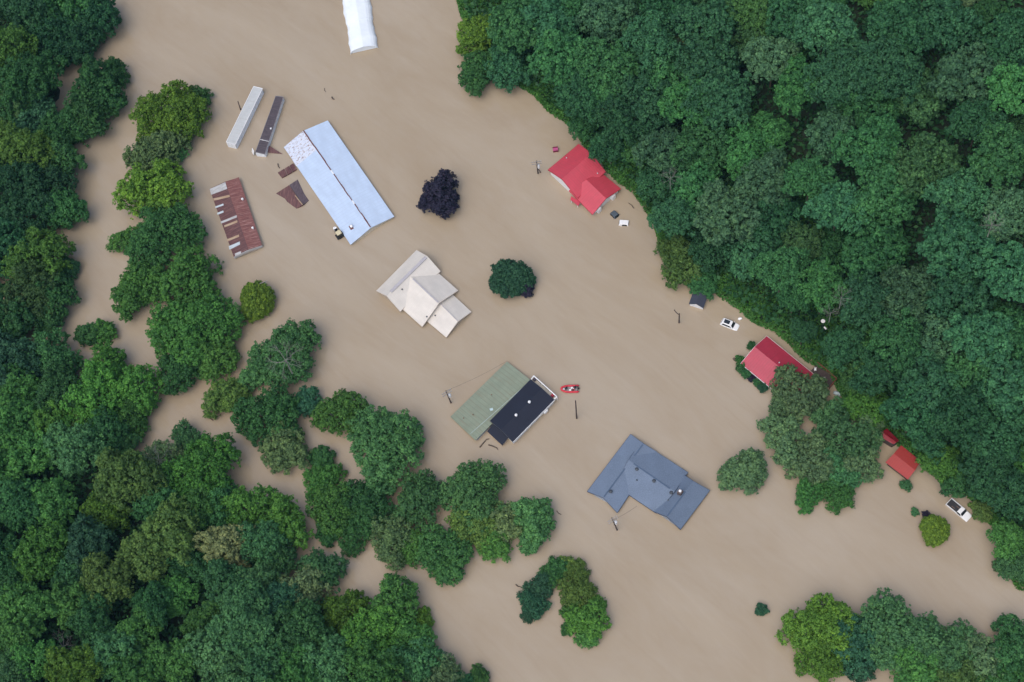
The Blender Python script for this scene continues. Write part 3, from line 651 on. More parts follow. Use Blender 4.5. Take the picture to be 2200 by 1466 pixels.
def patch(name, pxs, plane, mat, parent, root, lift=.03, thick=.05, label=None):
    p0, nrm = plane; pts = [onplane(x, y, p0, nrm) + nrm * lift for x, y in pxs]; u = unit(pts[1] - pts[0]); w_ = np.cross(nrm, u)
    mb = MB(); mb.hexa([q - nrm * thick for q in pts], pts)
    return mb.build(name, mat, parent, root, uvf=lambda X: (np.dot(X - pts[0], w_), np.dot(X - pts[0], u)), label=label)
def vent(px, py, plane, parent, root, mat, r=.32, kind='ball', h=.5, name='vent'):
    p = onplane(px, py, *plane); mb = MB()
    mb.tube([p - V((0, 0, .15)), p + V((0, 0, h * .5))], r * .7, 10)
    if kind == 'ball': mb.ball(p + V((0, 0, h * .5 + r * .5)), r, 12, 8, .85)
    else: mb.tube([p + V((0, 0, h * .5)), p + V((0, 0, h * .5 + .08)), p + V((0, 0, h * .5 + .2))], [r * 1.2, r * 1.25, r * .5], 10)
    return mb.build(name, mat, parent, root, smooth=True)
def cen(*px): return np.mean([P(x, y, 0) for x, y in px], axis=0)

# long blue-white barn
blue_metal = metal_roof("pale_blue_sheet", (.49, .60, .76), (.38, .50, .68), .12, 1.0, .42, .4, .94)
rust_line = rust_roof("rust_ridge", (.10, .03, .025), (.14, .05, .04), (.20, .09, .07))
half_rust = rust_roof("flaking_rust", (.17, .06, .055), (.62, .64, .70), (.60, .66, .78), .38, .52, (1.6, .7, 1))
rt = thing("barn", cen((609, 316), (704, 259), (847, 465), (753, 526)), "long barn with pale blue sheet metal roof and a rusted ridge line", "barn")
g = gable(rt, ((609.6, 316.5), (652, 281), (704, 259)), ((753, 526), (797, 489.5), (847, 465.5)), .9, blue_metal, tan_wall, .35, .12)
patch("roof_sheet", [(610.5, 316.5), (651, 282.5), (680, 322), (637, 358)], g.planes[0], half_rust, g.roofs[0], rt, .025, .03, "white roof sheets flaking to rust at the barn's upper end")
T0, T1 = g.ridge; d = T1 - T0
for a0, a1, m in ((0, .42, rust_line), (.42, .46, white_trim), (.46, .73, rust_line), (.73, .765, white_trim), (.765, .995, rust_line)):
    mb = MB(); k = 5
    for i in range(k):
        q0, q1 = T0 + d * (a0 + (a1 - a0) * i / k), T0 + d * (a0 + (a1 - a0) * (i + 1) / k); s = unit(np.cross(d, (0, 0, 1)))
        mb.box((q0 + q1) / 2 + V((0, 0, .05)) + s * random.uniform(-.06, .06), (np.linalg.norm(q1 - q0), random.uniform(.18, .32), .12), unit(d))
    mb.build("ridge_cap", m, rt)
v_ = vent(755.6, 488, g.planes[0], g.roofs[0], rt, white_trim, .38)
patch("flashing", [(749, 487), (755, 482.5), (760.5, 491), (754, 495)], g.planes[0], rust_line, g.roofs[0], rt, .02, .03)
patch("rust_streak", [(640, 350), (659, 335), (661, 338), (642, 353)], g.planes[0], half_rust, g.roofs[0], rt, .035, .02)
# rusty shed
rust_a = rust_roof("rust_dark", (.075, .033, .038), (.12, .052, .052), (.22, .12, .105), .36, .66, (3.2, .22, 1)); rust_b = rust_roof("rust_red", (.12, .042, .042), (.22, .085, .075), (.40, .24, .21), .36, .66, (3.2, .22, 1))
rt = thing("shed", cen((450, 405), (513, 381), (563, 528), (505, 554)), "long shed with a rusty red roof patched with pale sheets", "shed")
g = gable(rt, ((450, 406), (484, 390.5), (513, 381)), ((502, 552), (534, 536.5), (563, 527)), 1.1, [rust_a, rust_b], beige_wall, .12, .1, zr=1.9, side=("dark rusty roof slope", "red rusty roof slope"))
zinc = rust_roof("worn_zinc", (.34, .34, .34), (.44, .44, .44), (.52, .54, .56)); tansheet = rust_roof("tan_sheet", (.32, .20, .12), (.40, .29, .19), (.47, .38, .28)); bluesheet = rust_roof("blue_zinc", (.40, .46, .50), (.48, .56, .60), (.56, .63, .67))
def z2(x, y): return (420 + x / 3.665, 340 + y / 3.665)
for q, m in (([(112, 243), (235, 190), (250, 242), (124, 290)], zinc), ([(155, 382), (218, 358), (222, 372), (158, 394)], bluesheet), ([(170, 432), (218, 413), (222, 428), (174, 447)], bluesheet),
             ([(198, 500), (324, 450), (328, 466), (203, 516)], zinc), ([(225, 530), (328, 490), (332, 506), (229, 546)], tansheet), ([(140, 318), (268, 290), (270, 306), (146, 336)], tansheet),
             ([(246, 640), (372, 590), (376, 606), (250, 658)], tansheet), ([(262, 694), (388, 640), (394, 660), (268, 722)], bluesheet), ([(310, 752), (412, 708), (416, 722), (314, 774)], zinc)):
    patch("roof_sheet", [z2(*k) for k in q], g.planes[0], m, g.roofs[0], rt, .03, .03)
for q in ((521.5, 429.5), (543.6, 491.5)): vent(*q, g.planes[1], g.roofs[1], rt, white_trim, .34)
T0, T1 = g.ridge
mb = MB(); (L0, L1), (Q0, Q1) = g.eaves
for a, b_ in ((L1, T1), (T1, Q1)): mb.hexa([a + unit(L1 - L0) * .03 - V((0, 0, .8)), b_ + unit(L1 - L0) * .03 - V((0, 0, .8)), b_ + unit(L1 - L0) * .12 - V((0, 0, .8)), a + unit(L1 - L0) * .12 - V((0, 0, .8))], [a + unit(L1 - L0) * .03 - V((0, 0, .05)), b_ + unit(L1 - L0) * .03 - V((0, 0, .05)), b_ + unit(L1 - L0) * .12 - V((0, 0, .05)), a + unit(L1 - L0) * .12 - V((0, 0, .05))])
mb.build("end_board", zinc, rt)

# cream-roofed house
cream = metal_roof("cream_sheet", (.66, .62, .56), (.50, .44, .38), .3, .45, .45, .4, .94)
rt = thing("house", cen((895, 538), (945, 583), (1012, 670), (859, 669)), "cream metal roofed house in stepped cross gabled blocks", "house")
g1 = gable(rt, (z2(1740, 725), z2(1824, 772), z2(1927, 890)), (z2(1425, 1045), z2(1505, 1085), z2(1612, 1207)), 1.2, cream, beige_wall, .5, .15, zr=3.6, trimm=plain("cream_trim", (.55, .48, .40), .6))
g2 = gable(rt, (z2(1780, 790), z2(1690, 930), z2(1500, 1070)), (z2(2066, 1042), z2(1916, 1142), z2(1785, 1327)), .9, cream, beige_wall, .5, .15, zr=3.25, trimm=plain("cream_trim", (.55, .48, .40), .6))
g3 = gable(rt, (z2(1960, 1015), z2(1880, 1100), z2(1760, 1230)), (z2(2171, 1211), z2(2066, 1285), z2(1975, 1411)), .6, cream, beige_wall, .5, .15, zr=2.1, trimm=plain("cream_trim", (.55, .48, .40), .6))
grey_cap = plain("grey_ridge_metal", (.42, .40, .42), .5, .1)
T0, T1 = g1.ridge; d = T1 - T0
for (a0, a1, gg, wd) in ((.03, .90, g1, .75), (.10, .97, g2, .34), (.25, .98, g3, .16)):
    T0, T1 = gg.ridge; d = T1 - T0; mb = MB(); mb.box(T0 + d * (a0 + a1) / 2 + V((0, 0, .06)), (np.linalg.norm(d) * (a1 - a0), wd, .14), unit(d)); mb.build("ridge_cap", grey_cap, rt)
for q, pl, rf in (((1628, 1036), g1.planes[1], g1.roofs[1]), ((1822, 1252), g2.planes[1], g2.roofs[1]), ((1888, 1242), g3.planes[1], g3.roofs[1])): vent(*z2(*q), pl, rf, rt, grey_trim, .16, 'cap', .4, 'vent_pipe')

# red-roofed house above
def z4(x, y): return (1100 + x / 5.235, 240 + y / 5.235)
red1 = metal_roof("red_sheet", (.54, .062, .092), (.34, .06, .07), .6, .6, .38, .5, .9)
rt = thing("house", cen(z4(405, 655), z4(750, 368), z4(1220, 870), z4(905, 1155)), "white house with bright red metal roof and lower front wing below the hillside", "house")
g1 = gable(rt, (z4(405, 655), z4(560, 758), z4(738, 972)), (z4(750, 366), z4(890, 470), z4(1050, 676)), 2.0, red1, white_wall, .4, .15, trimm=plain("red_trim", (.42, .03, .045), .5))
print("red house ridge", g1.zr)
g2 = gable(rt, (z4(640, 890), z4(835, 765), z4(1000, 690)), (z4(905, 1157), z4(1057, 976), z4(1222, 868)), 1.5, red1, white_wall, .55, .15, trimm=plain("red_trim", (.42, .03, .045), .5))
print("wing ridge", g2.zr)
mb = MB(); q = [P(*z4(*k), 1.2) for k in ((668, 950), (772, 1022), (745, 1060), (655, 990))]; mb.hexa([k - V((0, 0, .12)) for k in q], q)
ph = mb.build("porch_roof", red1, rt, uvf=lambda X: (X[0], X[1]))
mb = MB()
for k in ((668, 1000), (738, 1052)): p = P(*z4(*k), 1.0); mb.box(V((p[0], p[1], -.75)), (.14, .14, 3.5))
mb.build("porch_post", white_trim, rt)
for k in ((975, 1100), (1135, 955)):
    p = P(*z4(*k), .9); mb = MB(); mb.box(V((p[0], p[1], 0)), (1.1, .8, 3.0), (1, 1.2, 0)); mb.build("porch_bay", white_trim, rt)
for q, pl, rf in ((z4(615, 526), g1.planes[0], g1.roofs[0]), (z4(963, 700), g1.planes[1], g1.roofs[1])): vent(*q, pl, rf, rt, galv, .14, 'cap', .4, 'vent_pipe')
def windows(root, a, b, n, z0, z1, w_, lift, mat, fm, cen_):
    """a row of windows on the wall line a-b (xy), facing away from cen_"""
    a, b = V(a), V(b); d = unit((b - a)); nn = V((d[1], -d[0], 0)); nn = nn if np.dot(nn[:2], ((a + b) / 2 - cen_)[:2]) > 0 else -nn
    for i in range(n):
        c = a + (b - a) * (i + .5) / n; c = V((c[0], c[1], (z0 + z1) / 2)) + nn * lift
        mb = MB(); mb.box(c, (w_ + .2, .08, z1 - z0 + .2), d); fr = mb.build("window", fm, root)
        mb = MB(); mb.box(c + nn * .03, (w_, .06, z1 - z0), d); mb.build("pane", mat, fr, root)
glass = plain("dark_glass", (.02, .025, .03), .1, .1, 2, .6)
def corner_xy(g, i, j): return g.eaves[i][j]

# red-roofed house below
def z5(x, y): return (1400 + x / 4.312, 560 + y / 4.312)
red2 = metal_roof("crimson_sheet", (.42, .040, .075), (.25, .05, .06), .6, .6, .4, .5, .9)
rt = thing("house", cen(z5(825, 955), z5(1065, 700), z5(1540, 1085), z5(1300, 1340)), "house with crimson metal roof half hidden by a tall tree", "house")
g = gable(rt, (z5(825, 955), z5(955, 798), z5(1067, 700)), (z5(1300, 1340), z5(1430, 1185), z5(1542, 1086)), 1.6, red2, white_wall, .45, .15, trimm=white_trim)
print("red2 ridge", g.zr)
vent(*z5(1182, 950), g.planes[1], g.roofs[1], rt, galv, .14, 'cap', .4, 'vent_pipe')
dk = MB(); q = [P(*z5(*k), .55) for k in ((1478, 1018), (1535, 958), (1712, 1108), (1650, 1182), (1560, 1100))]; dk.hexa([k - V((0, 0, .15)) for k in q], q)
deck = thing("deck", q[2] * V((1, 1, 0)), "dark timber deck with a red-brown rail at the right end of the crimson roof", "deck")
dk.build("deck_boards", dark_wall, deck)
rail = MB()
for a, b_ in ((q[1], q[2]), (q[2], q[3])):
    rail.tube([a + V((0, 0, 1)), b_ + V((0, 0, 1))], .07, 6); rail.tube([a + V((0, 0, .5)), b_ + V((0, 0, .5))], .04, 6)
    for i in range(5): p = a + (b_ - a) * i / 4; rail.tube([p - V((0, 0, 1.5)), p + V((0, 0, 1.05))], .06, 6)
rail.build("railing", plain("red_brown_timber", (.20, .06, .04), .7), deck)
for k, (x, y) in enumerate(((1515, 1015), (1595, 1105))):
    p = P(*z5(x, y), .7); mb = MB(); th = thing("patio_chair", p, ("pale chair on the dark deck nearest the crimson roof's eave", "pale chair on the dark deck's outer end")[k], "chair", "chairs on the deck")
    mb.box(p + V((0, 0, .25)), (.5, .5, .08)); [mb.box(p + V((a * .2, b2 * .2, .02)), (.05, .05, .46)) for a in (-1, 1) for b2 in (-1, 1)]; mb.build("seat", white_trim, th)
    mb = MB(); mb.box(p + V((0, .24, .6)), (.5, .06, .6)); mb.build("backrest", white_trim, th)

# small red cabin and the hidden red roof
def z6(x, y): return (1780 + x / 4.581, 860 + y / 4.581)
red3 = metal_roof("faded_red_sheet", (.36, .045, .040), (.25, .06, .05), .3, .5, .5, .4, .88)
rt = thing("cabin", cen(z6(560, 610), z6(715, 445), z6(905, 600), z6(780, 780)), "small cabin with faded red gable roof at the foot of the slope", "cabin")
g = gable(rt, (z6(560, 612), z6(643, 526), z6(715, 443)), (z6(781, 781), z6(852, 690), z6(907, 600)), 1.5, red3, dark_wall, .35, .12)
(L0, L1), (Q0, Q1) = g.eaves; d = unit(L1 - L0)
mb = MB(); c = L1 * .6 + Q1 * .4; mb.box(V((c[0], c[1], .3)) - d * .3, (.12, 1.3, 1.0), d); mb.build("door", black, rt)
mb = MB(); c = L1 * .75 + Q1 * .25; mb.box(V((c[0], c[1], 1.2)) + d * -.27, (.1, .5, .5), d); mb.build("window", white_trim, rt)
red4 = metal_roof("dark_red_sheet", (.24, .012, .022), (.15, .03, .03), .3, .5, .5, .4, .88)
rt = thing("outbuilding", cen(z6(480, 340), z6(690, 400)), "dark red roofed outbuilding almost hidden by trees above the small cabin", "outbuilding")
g = gable(rt, (z6(478, 345), z6(528, 310), z6(575, 278)), (z6(640, 435), z6(668, 415), z6(695, 398)), 2.4, red4, dark_wall, .3, .12, zr=3.0)

# dark green / navy house
def z3(x, y): return (900 + x / 3.332, 720 + y / 3.332)
green = metal_roof("green_sheet", (.225, .265, .195), (.22, .17, .11), .7, 1.0, .5, .4, .85)
navy = shingle("navy_shingle", (.011, .014, .028))
rt = thing("house", cen(z3(630, 190), z3(225, 585), z3(670, 760), z3(965, 462)), "house with a wide green metal roof joined to a navy shingle roof", "house")
def slab(root, name, pxs, zs, mat, thick=.14, parent=None):
    q = [P(*p, z) for p, z in zip(pxs, zs)]; u = unit(q[1] - q[0]); nrm = unit(np.cross(q[1] - q[0], q[3] - q[0])); nrm = nrm if nrm[2] > 0 else -nrm; w_ = np.cross(nrm, u)
    mb = MB(); mb.hexa([k - nrm * thick for k in q], q); o = mb.build(name, mat, parent or root, root, uvf=lambda X: (np.dot(X - q[0], u), np.dot(X - q[0], w_)))
    return o, (q[0], nrm), q
go, gpl, gq = slab(rt, "roof", [z3(630, 190), z3(225, 585), z3(405, 754), z3(815, 335)], [.5, .5, 1.3, 1.3], green); go["label"] = "green ribbed metal roof"
patch("translucent_strip", [z3(368, 705), z3(372, 708), z3(792, 338), z3(788, 335)], gpl, plain("pale_strip", (.33, .40, .36), .4), go, rt, .03, .03)
patch("roof_patch", [z3(505, 528), z3(528, 522), z3(532, 538), z3(512, 544)], gpl, plain("pale_blue_patch", (.45, .58, .60), .5), go, rt, .03, .03)
for q in ((520, 430), (320, 597), (388, 572)): vent(*z3(*q), gpl, go, rt, plain("rusty_pipe", (.2, .12, .08), .7), .12, 'cap', .3, 'vent_pipe')
mb = MB(); c = np.mean(gq, axis=0)
ft = [c + (k - c) * .95 for k in gq]; mb.hexa([V((k[0], k[1], -2.5)) for k in ft], [k - V((0, 0, .25)) for k in ft]); mb.build("wall", blue_wall, rt)
g = gable(rt, (z3(800, 318), z3(882, 384), z3(968, 464)), (z3(510, 615), z3(588, 678), z3(672, 765)), 1.9, navy, white_wall, .25, .16, zr=2.5, trimm=grey_trim)
g.roofs[0]["label"] = g.roofs[1]["label"] = "navy shingle roof slope"
for q in ((697, 578), (792, 484)): vent(*z3(*q), g.planes[1] if q[0] == 697 else g.planes[1], g.roofs[1], rt, white_trim, .36)
so2, spl, sq = slab(rt, "lean_to_roof", [z3(488, 690), z3(540, 626), z3(645, 728), z3(596, 790)], [1.0, 1.4, 1.4, 1.0], navy, .14)
mb = MB(); c = np.mean(sq, axis=0); ft = [c + (k - c) * .9 for k in sq]; mb.hexa([V((k[0], k[1], -2.5)) for k in ft], [k - V((0, 0, .2)) for k in ft]); mb.build("wall", beige_wall, rt)
(L0, L1), (Q0, Q1) = g.eaves; d = unit(Q1 - Q0); out = unit((Q0 - L0) * V((1, 1, 0)))
mb = MB(); mb.box((Q0 + Q1) / 2 + out * .06 - V((0, 0, .24)), (np.linalg.norm(Q1 - Q0), .14, .42), d); mb.build("gutter", white_trim, rt)
p = P(*z3(905, 545), .9); mb = MB(); mb.box(V((p[0], p[1], .8)), (1.1, .7, .7), d); mb.build("window_unit", white_trim, rt)
# open porch frame at the far end
ph = [P(*z3(*k), 1.7) for k in ((822, 292), (988, 442), (966, 462), (803, 320))]
mb = MB(); mb.hexa([k - V((0, 0, 1.2)) for k in ph], [k - V((0, 0, 1.1)) for k in ph]); mb.build("porch_floor", tan_wall, rt)
mb = MB()
for a, b_ in ((ph[0], ph[1]), (ph[1], ph[2]), (ph[3], ph[0])): mb.tube([a, b_], .14, 6)
for a in (.0, .33, .66, 1.0): k = ph[0] + (ph[1] - ph[0]) * a; mb.tube([k, k * V((1, 1, 0)) - V((0, 0, 2))], .09, 6)
mb.build("porch_frame", white_trim, rt)
for k, (x, y, m_, lb, nm) in enumerate(((830, 318, plain("dark_box", (.06, .05, .07), .6), "dark box on the white framed porch by the navy roof", "storage_box"), (958, 433, plain("red_cloth", (.35, .03, .05), .7), "dark red box on the white framed porch, at its water end", "storage_box"))):
    p = P(*z3(x, y), .85); mb = MB(); mb.box(p, (.8, .6, .55), d); mb.box(p + V((0, 0, .3)), (.86, .66, .06), d); tag(mb.build(nm, m_, bevel=.03), lb, "box")
for k, (pts_, lb) in enumerate((([(435, 805), (462, 772), (486, 746), (505, 744)], "bent floating branch below the lean-to roof, left of two"), ([(498, 786), (530, 796), (558, 808), (566, 822)], "floating branch below the lean-to roof, right of two"))):
    mb = MB(); mb.tube([P(*z3(*q), .12) for q in pts_], [.16, .14, .12, .08], 6); tag(mb.build("branch", bark), lb, "branch", "floating branches by the lean-to")

# blue L-shaped house
bluer = shingle("blue_shingle", (.130, .172, .240)); bluer_trim = plain("navy_trim", (.04, .06, .11), .5)
rt = thing("house", cen(z3(1515, 710), z3(1205, 1120), z3(1870, 1390), z3(2080, 1110)), "large blue-grey roofed house with two gabled wings, seen as an L", "house")
g1 = gable(rt, (z3(1515, 710), z3(1608, 778), z3(1705, 838)), (z3(1205, 1120), z3(1320, 1165), z3(1420, 1272)), .8, bluer, blue_wall, .45, .15, trimm=bluer_trim); print("blue1", g1.zr)
g2 = gable(rt, (z3(1590, 765), z3(1500, 895), z3(1400, 1075)), (z3(1926, 984), z3(1830, 1122), z3(1700, 1276)), .8, bluer, blue_wall, .45, .15, zr=g1.zr + .55, trimm=bluer_trim); print("blue2", g2.zr)
g3 = gable(rt, (z3(1893, 998), z3(1964, 1046), z3(2082, 1112)), (z3(1680, 1264), z3(1775, 1300), z3(1872, 1392)), .8, bluer, blue_wall, .45, .15, trimm=bluer_trim); print("blue3", g3.zr)
for gg, a0, a1 in ((g1, .02, .98), (g2, .12, .9), (g3, .3, .98)):
    T0, T1 = gg.ridge; d = T1 - T0; mb = MB(); mb.box(T0 + d * (a0 + a1) / 2 + V((0, 0, .02)), (np.linalg.norm(d) * (a1 - a0), .3, .1), unit(d)); mb.build("ridge_cap", shingle("dark_blue_shingle", (.07, .105, .165)), rt, uvf=lambda X: (X[0], X[1]))
for q, pl, rf, r in (((1560, 963), g2.planes[1], g2.roofs[1], .34), ((1683, 1047), g2.planes[1], g2.roofs[1], .34), ((1373, 1123), g1.planes[1], g1.roofs[1], .34), ((1806, 1131), g2.planes[1], g2.roofs[1], .34), ((1560, 1041), g2.planes[1], g2.roofs[1], .15), ((1785, 1185), g2.planes[1], g2.roofs[1], .15)):
    vent(*z3(*q), pl, rf, rt, grey_trim, r, 'cap', .35, 'roof_vent')
p = onplane(*z3(1870, 1134), *g3.planes[0]); mb = MB(); mb.box(p + V((0, 0, .4)), (1.0, 1.0, 1.5), unit(g3.ridge[1] - g3.ridge[0])); ch = mb.build("chimney", plain("brown_brick", (.12, .09, .085), .8), rt)
mb = MB(); mb.ball(p + V((0, 0, 1.5)), .36, 12, 8); mb.build("chimney_cap", white_trim, ch, rt, smooth=True)

# small dark shed under the olive trees
rt = thing("garden_shed", cen(z5(345, 400), z5(475, 440), z5(420, 280)), "small dark grey roofed shed with white gable, partly under an olive tree", "shed")
g = gable(rt, (z5(345, 402), z5(412, 402), z5(480, 442)), (z5(388, 280), z5(452, 280), z5(522, 322)), 1.1, shingle("slate_shingle", (.045, .052, .075)), white_wall, .2, .12, zr=2.0)

# long white plastic tunnel at the top edge
wp, n, l, b = new_mat("white_plastic_sheet")
l.new(ramp(n, l, noise(n, l, .35, 4), [(.3, (.74, .80, .86)), (.7, (.82, .88, .93))]), b.inputs["Base Color"]); b.inputs["Roughness"].default_value = .45
bump(n, l, noise(n, l, 1.2, 3), b, .4, .08)
A0, B0 = P(754, 117, 0), P(812, 104, 0); A1 = P(716, -110, 0); B1 = P(776, -122, 0)
rt = thing("polytunnel", (A0 + B0 + A1 + B1) / 4, "long white plastic covered tunnel running off the top edge", "polytunnel")
mb = MB(); rings = []
for i in range(33):
    a = i / 32; pA, pB = A0 * (1 - a) + A1 * a, B0 * (1 - a) + B1 * a; rib = .5 + .5 * math.cos(a * 32 / 3 * 2 * math.pi); k = .16 * (rib - .5) + .12 * math.sin(a * 21)
    c = (pA + pB) / 2; h = (pB - pA) / 2 * (1 + k * .35); ring = []
    for j in range(13):
        th = math.pi * j / 12; ring.append(c - h * math.copysign(abs(math.cos(th)) ** .75, math.cos(th)) + V((0, 0, -.4 + (2.1 + .25 * k) * math.sin(th) ** .8 * (1.1 if j == 6 else 1))))
    rings.append(ring)
mb.loft(rings, False, False); mb.build("cover", wp, rt)
for k_, sg in ((0, .25), (-1, -.25)): mb = MB(); mb.add([q + unit(A1 - A0) * sg for q in rings[k_]], [tuple(range(13))]); mb.build("end_sheet", wp, rt)
mb = MB(); [mb.tube([q + V((0, 0, .03)) for q in rings[k]], .06, 5) for k in (0, 8, 16, 24, 32)]; mb.build("hoops", wp, rt)

# two semi-trailers
def trailer(A, B, C, D, z, roofm, sidem, label, name="trailer", railm=None):
    """A far left, B far right, C near right, D near left roof corners (px)"""
    q = [P(*k, z) for k in (A, B, C, D)]; r = thing(name, np.mean(q, axis=0) * V((1, 1, 0)), label, "trailer", "trailers in the flood")
    mb = MB(); c = np.mean(q, axis=0); sh = [c + (k - c) * .985 for k in q]
    mb.hexa([V((k[0], k[1], -1.0)) for k in sh], [k - V((0, 0, .06)) for k in sh]); mb.build("body", sidem, r)
    u = unit(q[3] - q[0]); mb = MB(); mb.hexa([k - V((0, 0, .07)) for k in q], q); mb.build("roof", roofm, r, uvf=lambda X: (np.dot(X - q[0], u), np.dot(X - q[0], unit(q[1] - q[0]))))
    mb = MB()
    for a, b_ in ((q[1], q[2]), (q[2], q[3]), (q[0], q[3]), (q[0], q[1])): mb.box((a + b_) / 2 + V((0, 0, .03)), (np.linalg.norm(b_ - a), .12, .1), unit(b_ - a))
    mb.build("edge_rail", railm or white_trim, r)
    f = unit(q[2] - q[1]); mb = MB(); mb.box((q[2] + q[3]) / 2 + f * .06 - V((0, 0, 1.2)), (.1, np.linalg.norm(q[3] - q[2]) * .9, 2.0), f); mb.build("rear_door", sidem, r)
    return r, q
galv_r = metal_roof("trailer_grey", (.50, .52, .52), (.4, .36, .3), .35, 1.2, .45, .4, .94)
trailer((545, 186), (564, 190.5), (506, 311), (486, 306), 1.9, galv_r, plain("white_trailer_side", (.75, .79, .84), .5), "long pale grey roofed trailer standing in the water, left of two")
r, q = trailer((592.5, 206.5), (609, 209), (569, 332), (549, 327), 1.4, rust_roof("brown_tar", (.055, .045, .055), (.075, .06, .072), (.10, .08, .09)), plain("white_trailer_side", (.75, .79, .84), .5), "long dark brown roofed trailer standing in the water, right of two", railm=plain("dull_rail", (.22, .21, .22), .6))
for a, m in ((.78, white_trim),):
    k0, k1 = q[0] + (q[3] - q[0]) * a, q[1] + (q[2] - q[1]) * a; mb = MB(); mb.box((k0 + k1) / 2 + V((0, 0, .03)), (np.linalg.norm(k1 - k0), .1, .06), unit(k1 - k0)); mb.build("roof_batten", m, r)
mb = MB(); p = P(582, 277, 1.75); mb.box(p + V((0, 0, .1)), (.4, .4, .25)); mb.build("roof_vent", white_trim, r)
p = P(543.5, 326, 1.2); mb = MB(); mb.box(p, (1.2, .12, 1.6), (.6, -1, 0), None, (.3, .1, 1)); tag(mb.build("loose_panel", white_trim, bevel=.02), "loose white panel leaning at the end of the dark trailer", "panel")
# floating roof pieces
mb = MB(); qs = [P(578, 313, .7), P(607.5, 331.5, .02), P(573, 327.5, .25)]; mb.hexa([k - V((0, 0, .1)) for k in qs], qs)
tag(mb.build("roof_sheet", rust_a, uvf=lambda X: (X[0], X[1])), "dark triangular roof sheet slipping into the water beside the dark trailer", "roof sheet")
for pts_, lb in (([(597, 371), (611, 362.5), (617, 376), (605.5, 382)], "rusty roof sheet farthest from the barn of a row of three"), ([(612, 362), (621, 356.5), (628, 369.5), (618, 375.5)], "rusty roof sheet in the middle of a row of three by the barn"), ([(622, 356), (630, 351), (637, 364), (629, 369)], "rusty roof sheet touching the barn, in a row of three")):
    qs = [P(x, y, .35 + .12 * (x - 597) / 40) for x, y in pts_]; mb = MB(); mb.hexa([k - V((0, 0, .4)) for k in qs], qs); tag(mb.build("roof_sheet", rust_a, uvf=lambda X: (X[0], X[1])), lb, "roof sheet", "rusty sheets beside the barn")
rt = thing("sunken_roof", cen((593, 416), (664, 431)), "sunken rust brown roof with only its top above water, left of the barn", "roof")
slate = rust_roof("purple_tar", (.085, .06, .07), (.105, .078, .09), (.13, .10, .115))
for pts_, m, zs in (([(593, 416), (621, 398), (650, 440.5), (637, 448.5), (625, 440), (617, 434), (612, 427)], rust_a, [.05, .65, .65, .05, .04, .04, .04]), ([(621.6, 397.7), (639.5, 386), (645, 398), (654, 417), (663.5, 431), (650.5, 440)], slate, [.65, .1, .1, .1, .1, .65])):
    qs = [P(x, y, z) for (x, y), z in zip(pts_, zs)]; mb = MB(); mb.hexa([k - V((0, 0, .35)) for k in qs], qs); mb.build("roof_slope", m, rt, uvf=lambda X: (X[0], X[1]))
a, b_ = P(634, 420, .68), P(650, 441, .68); mb = MB(); mb.box((a + b_) / 2 + V((0, 0, .03)), (np.linalg.norm(b_ - a), .22, .08), unit(b_ - a)); mb.build("ridge_batten", tansheet, rt, uvf=lambda X: (X[0], X[1]))

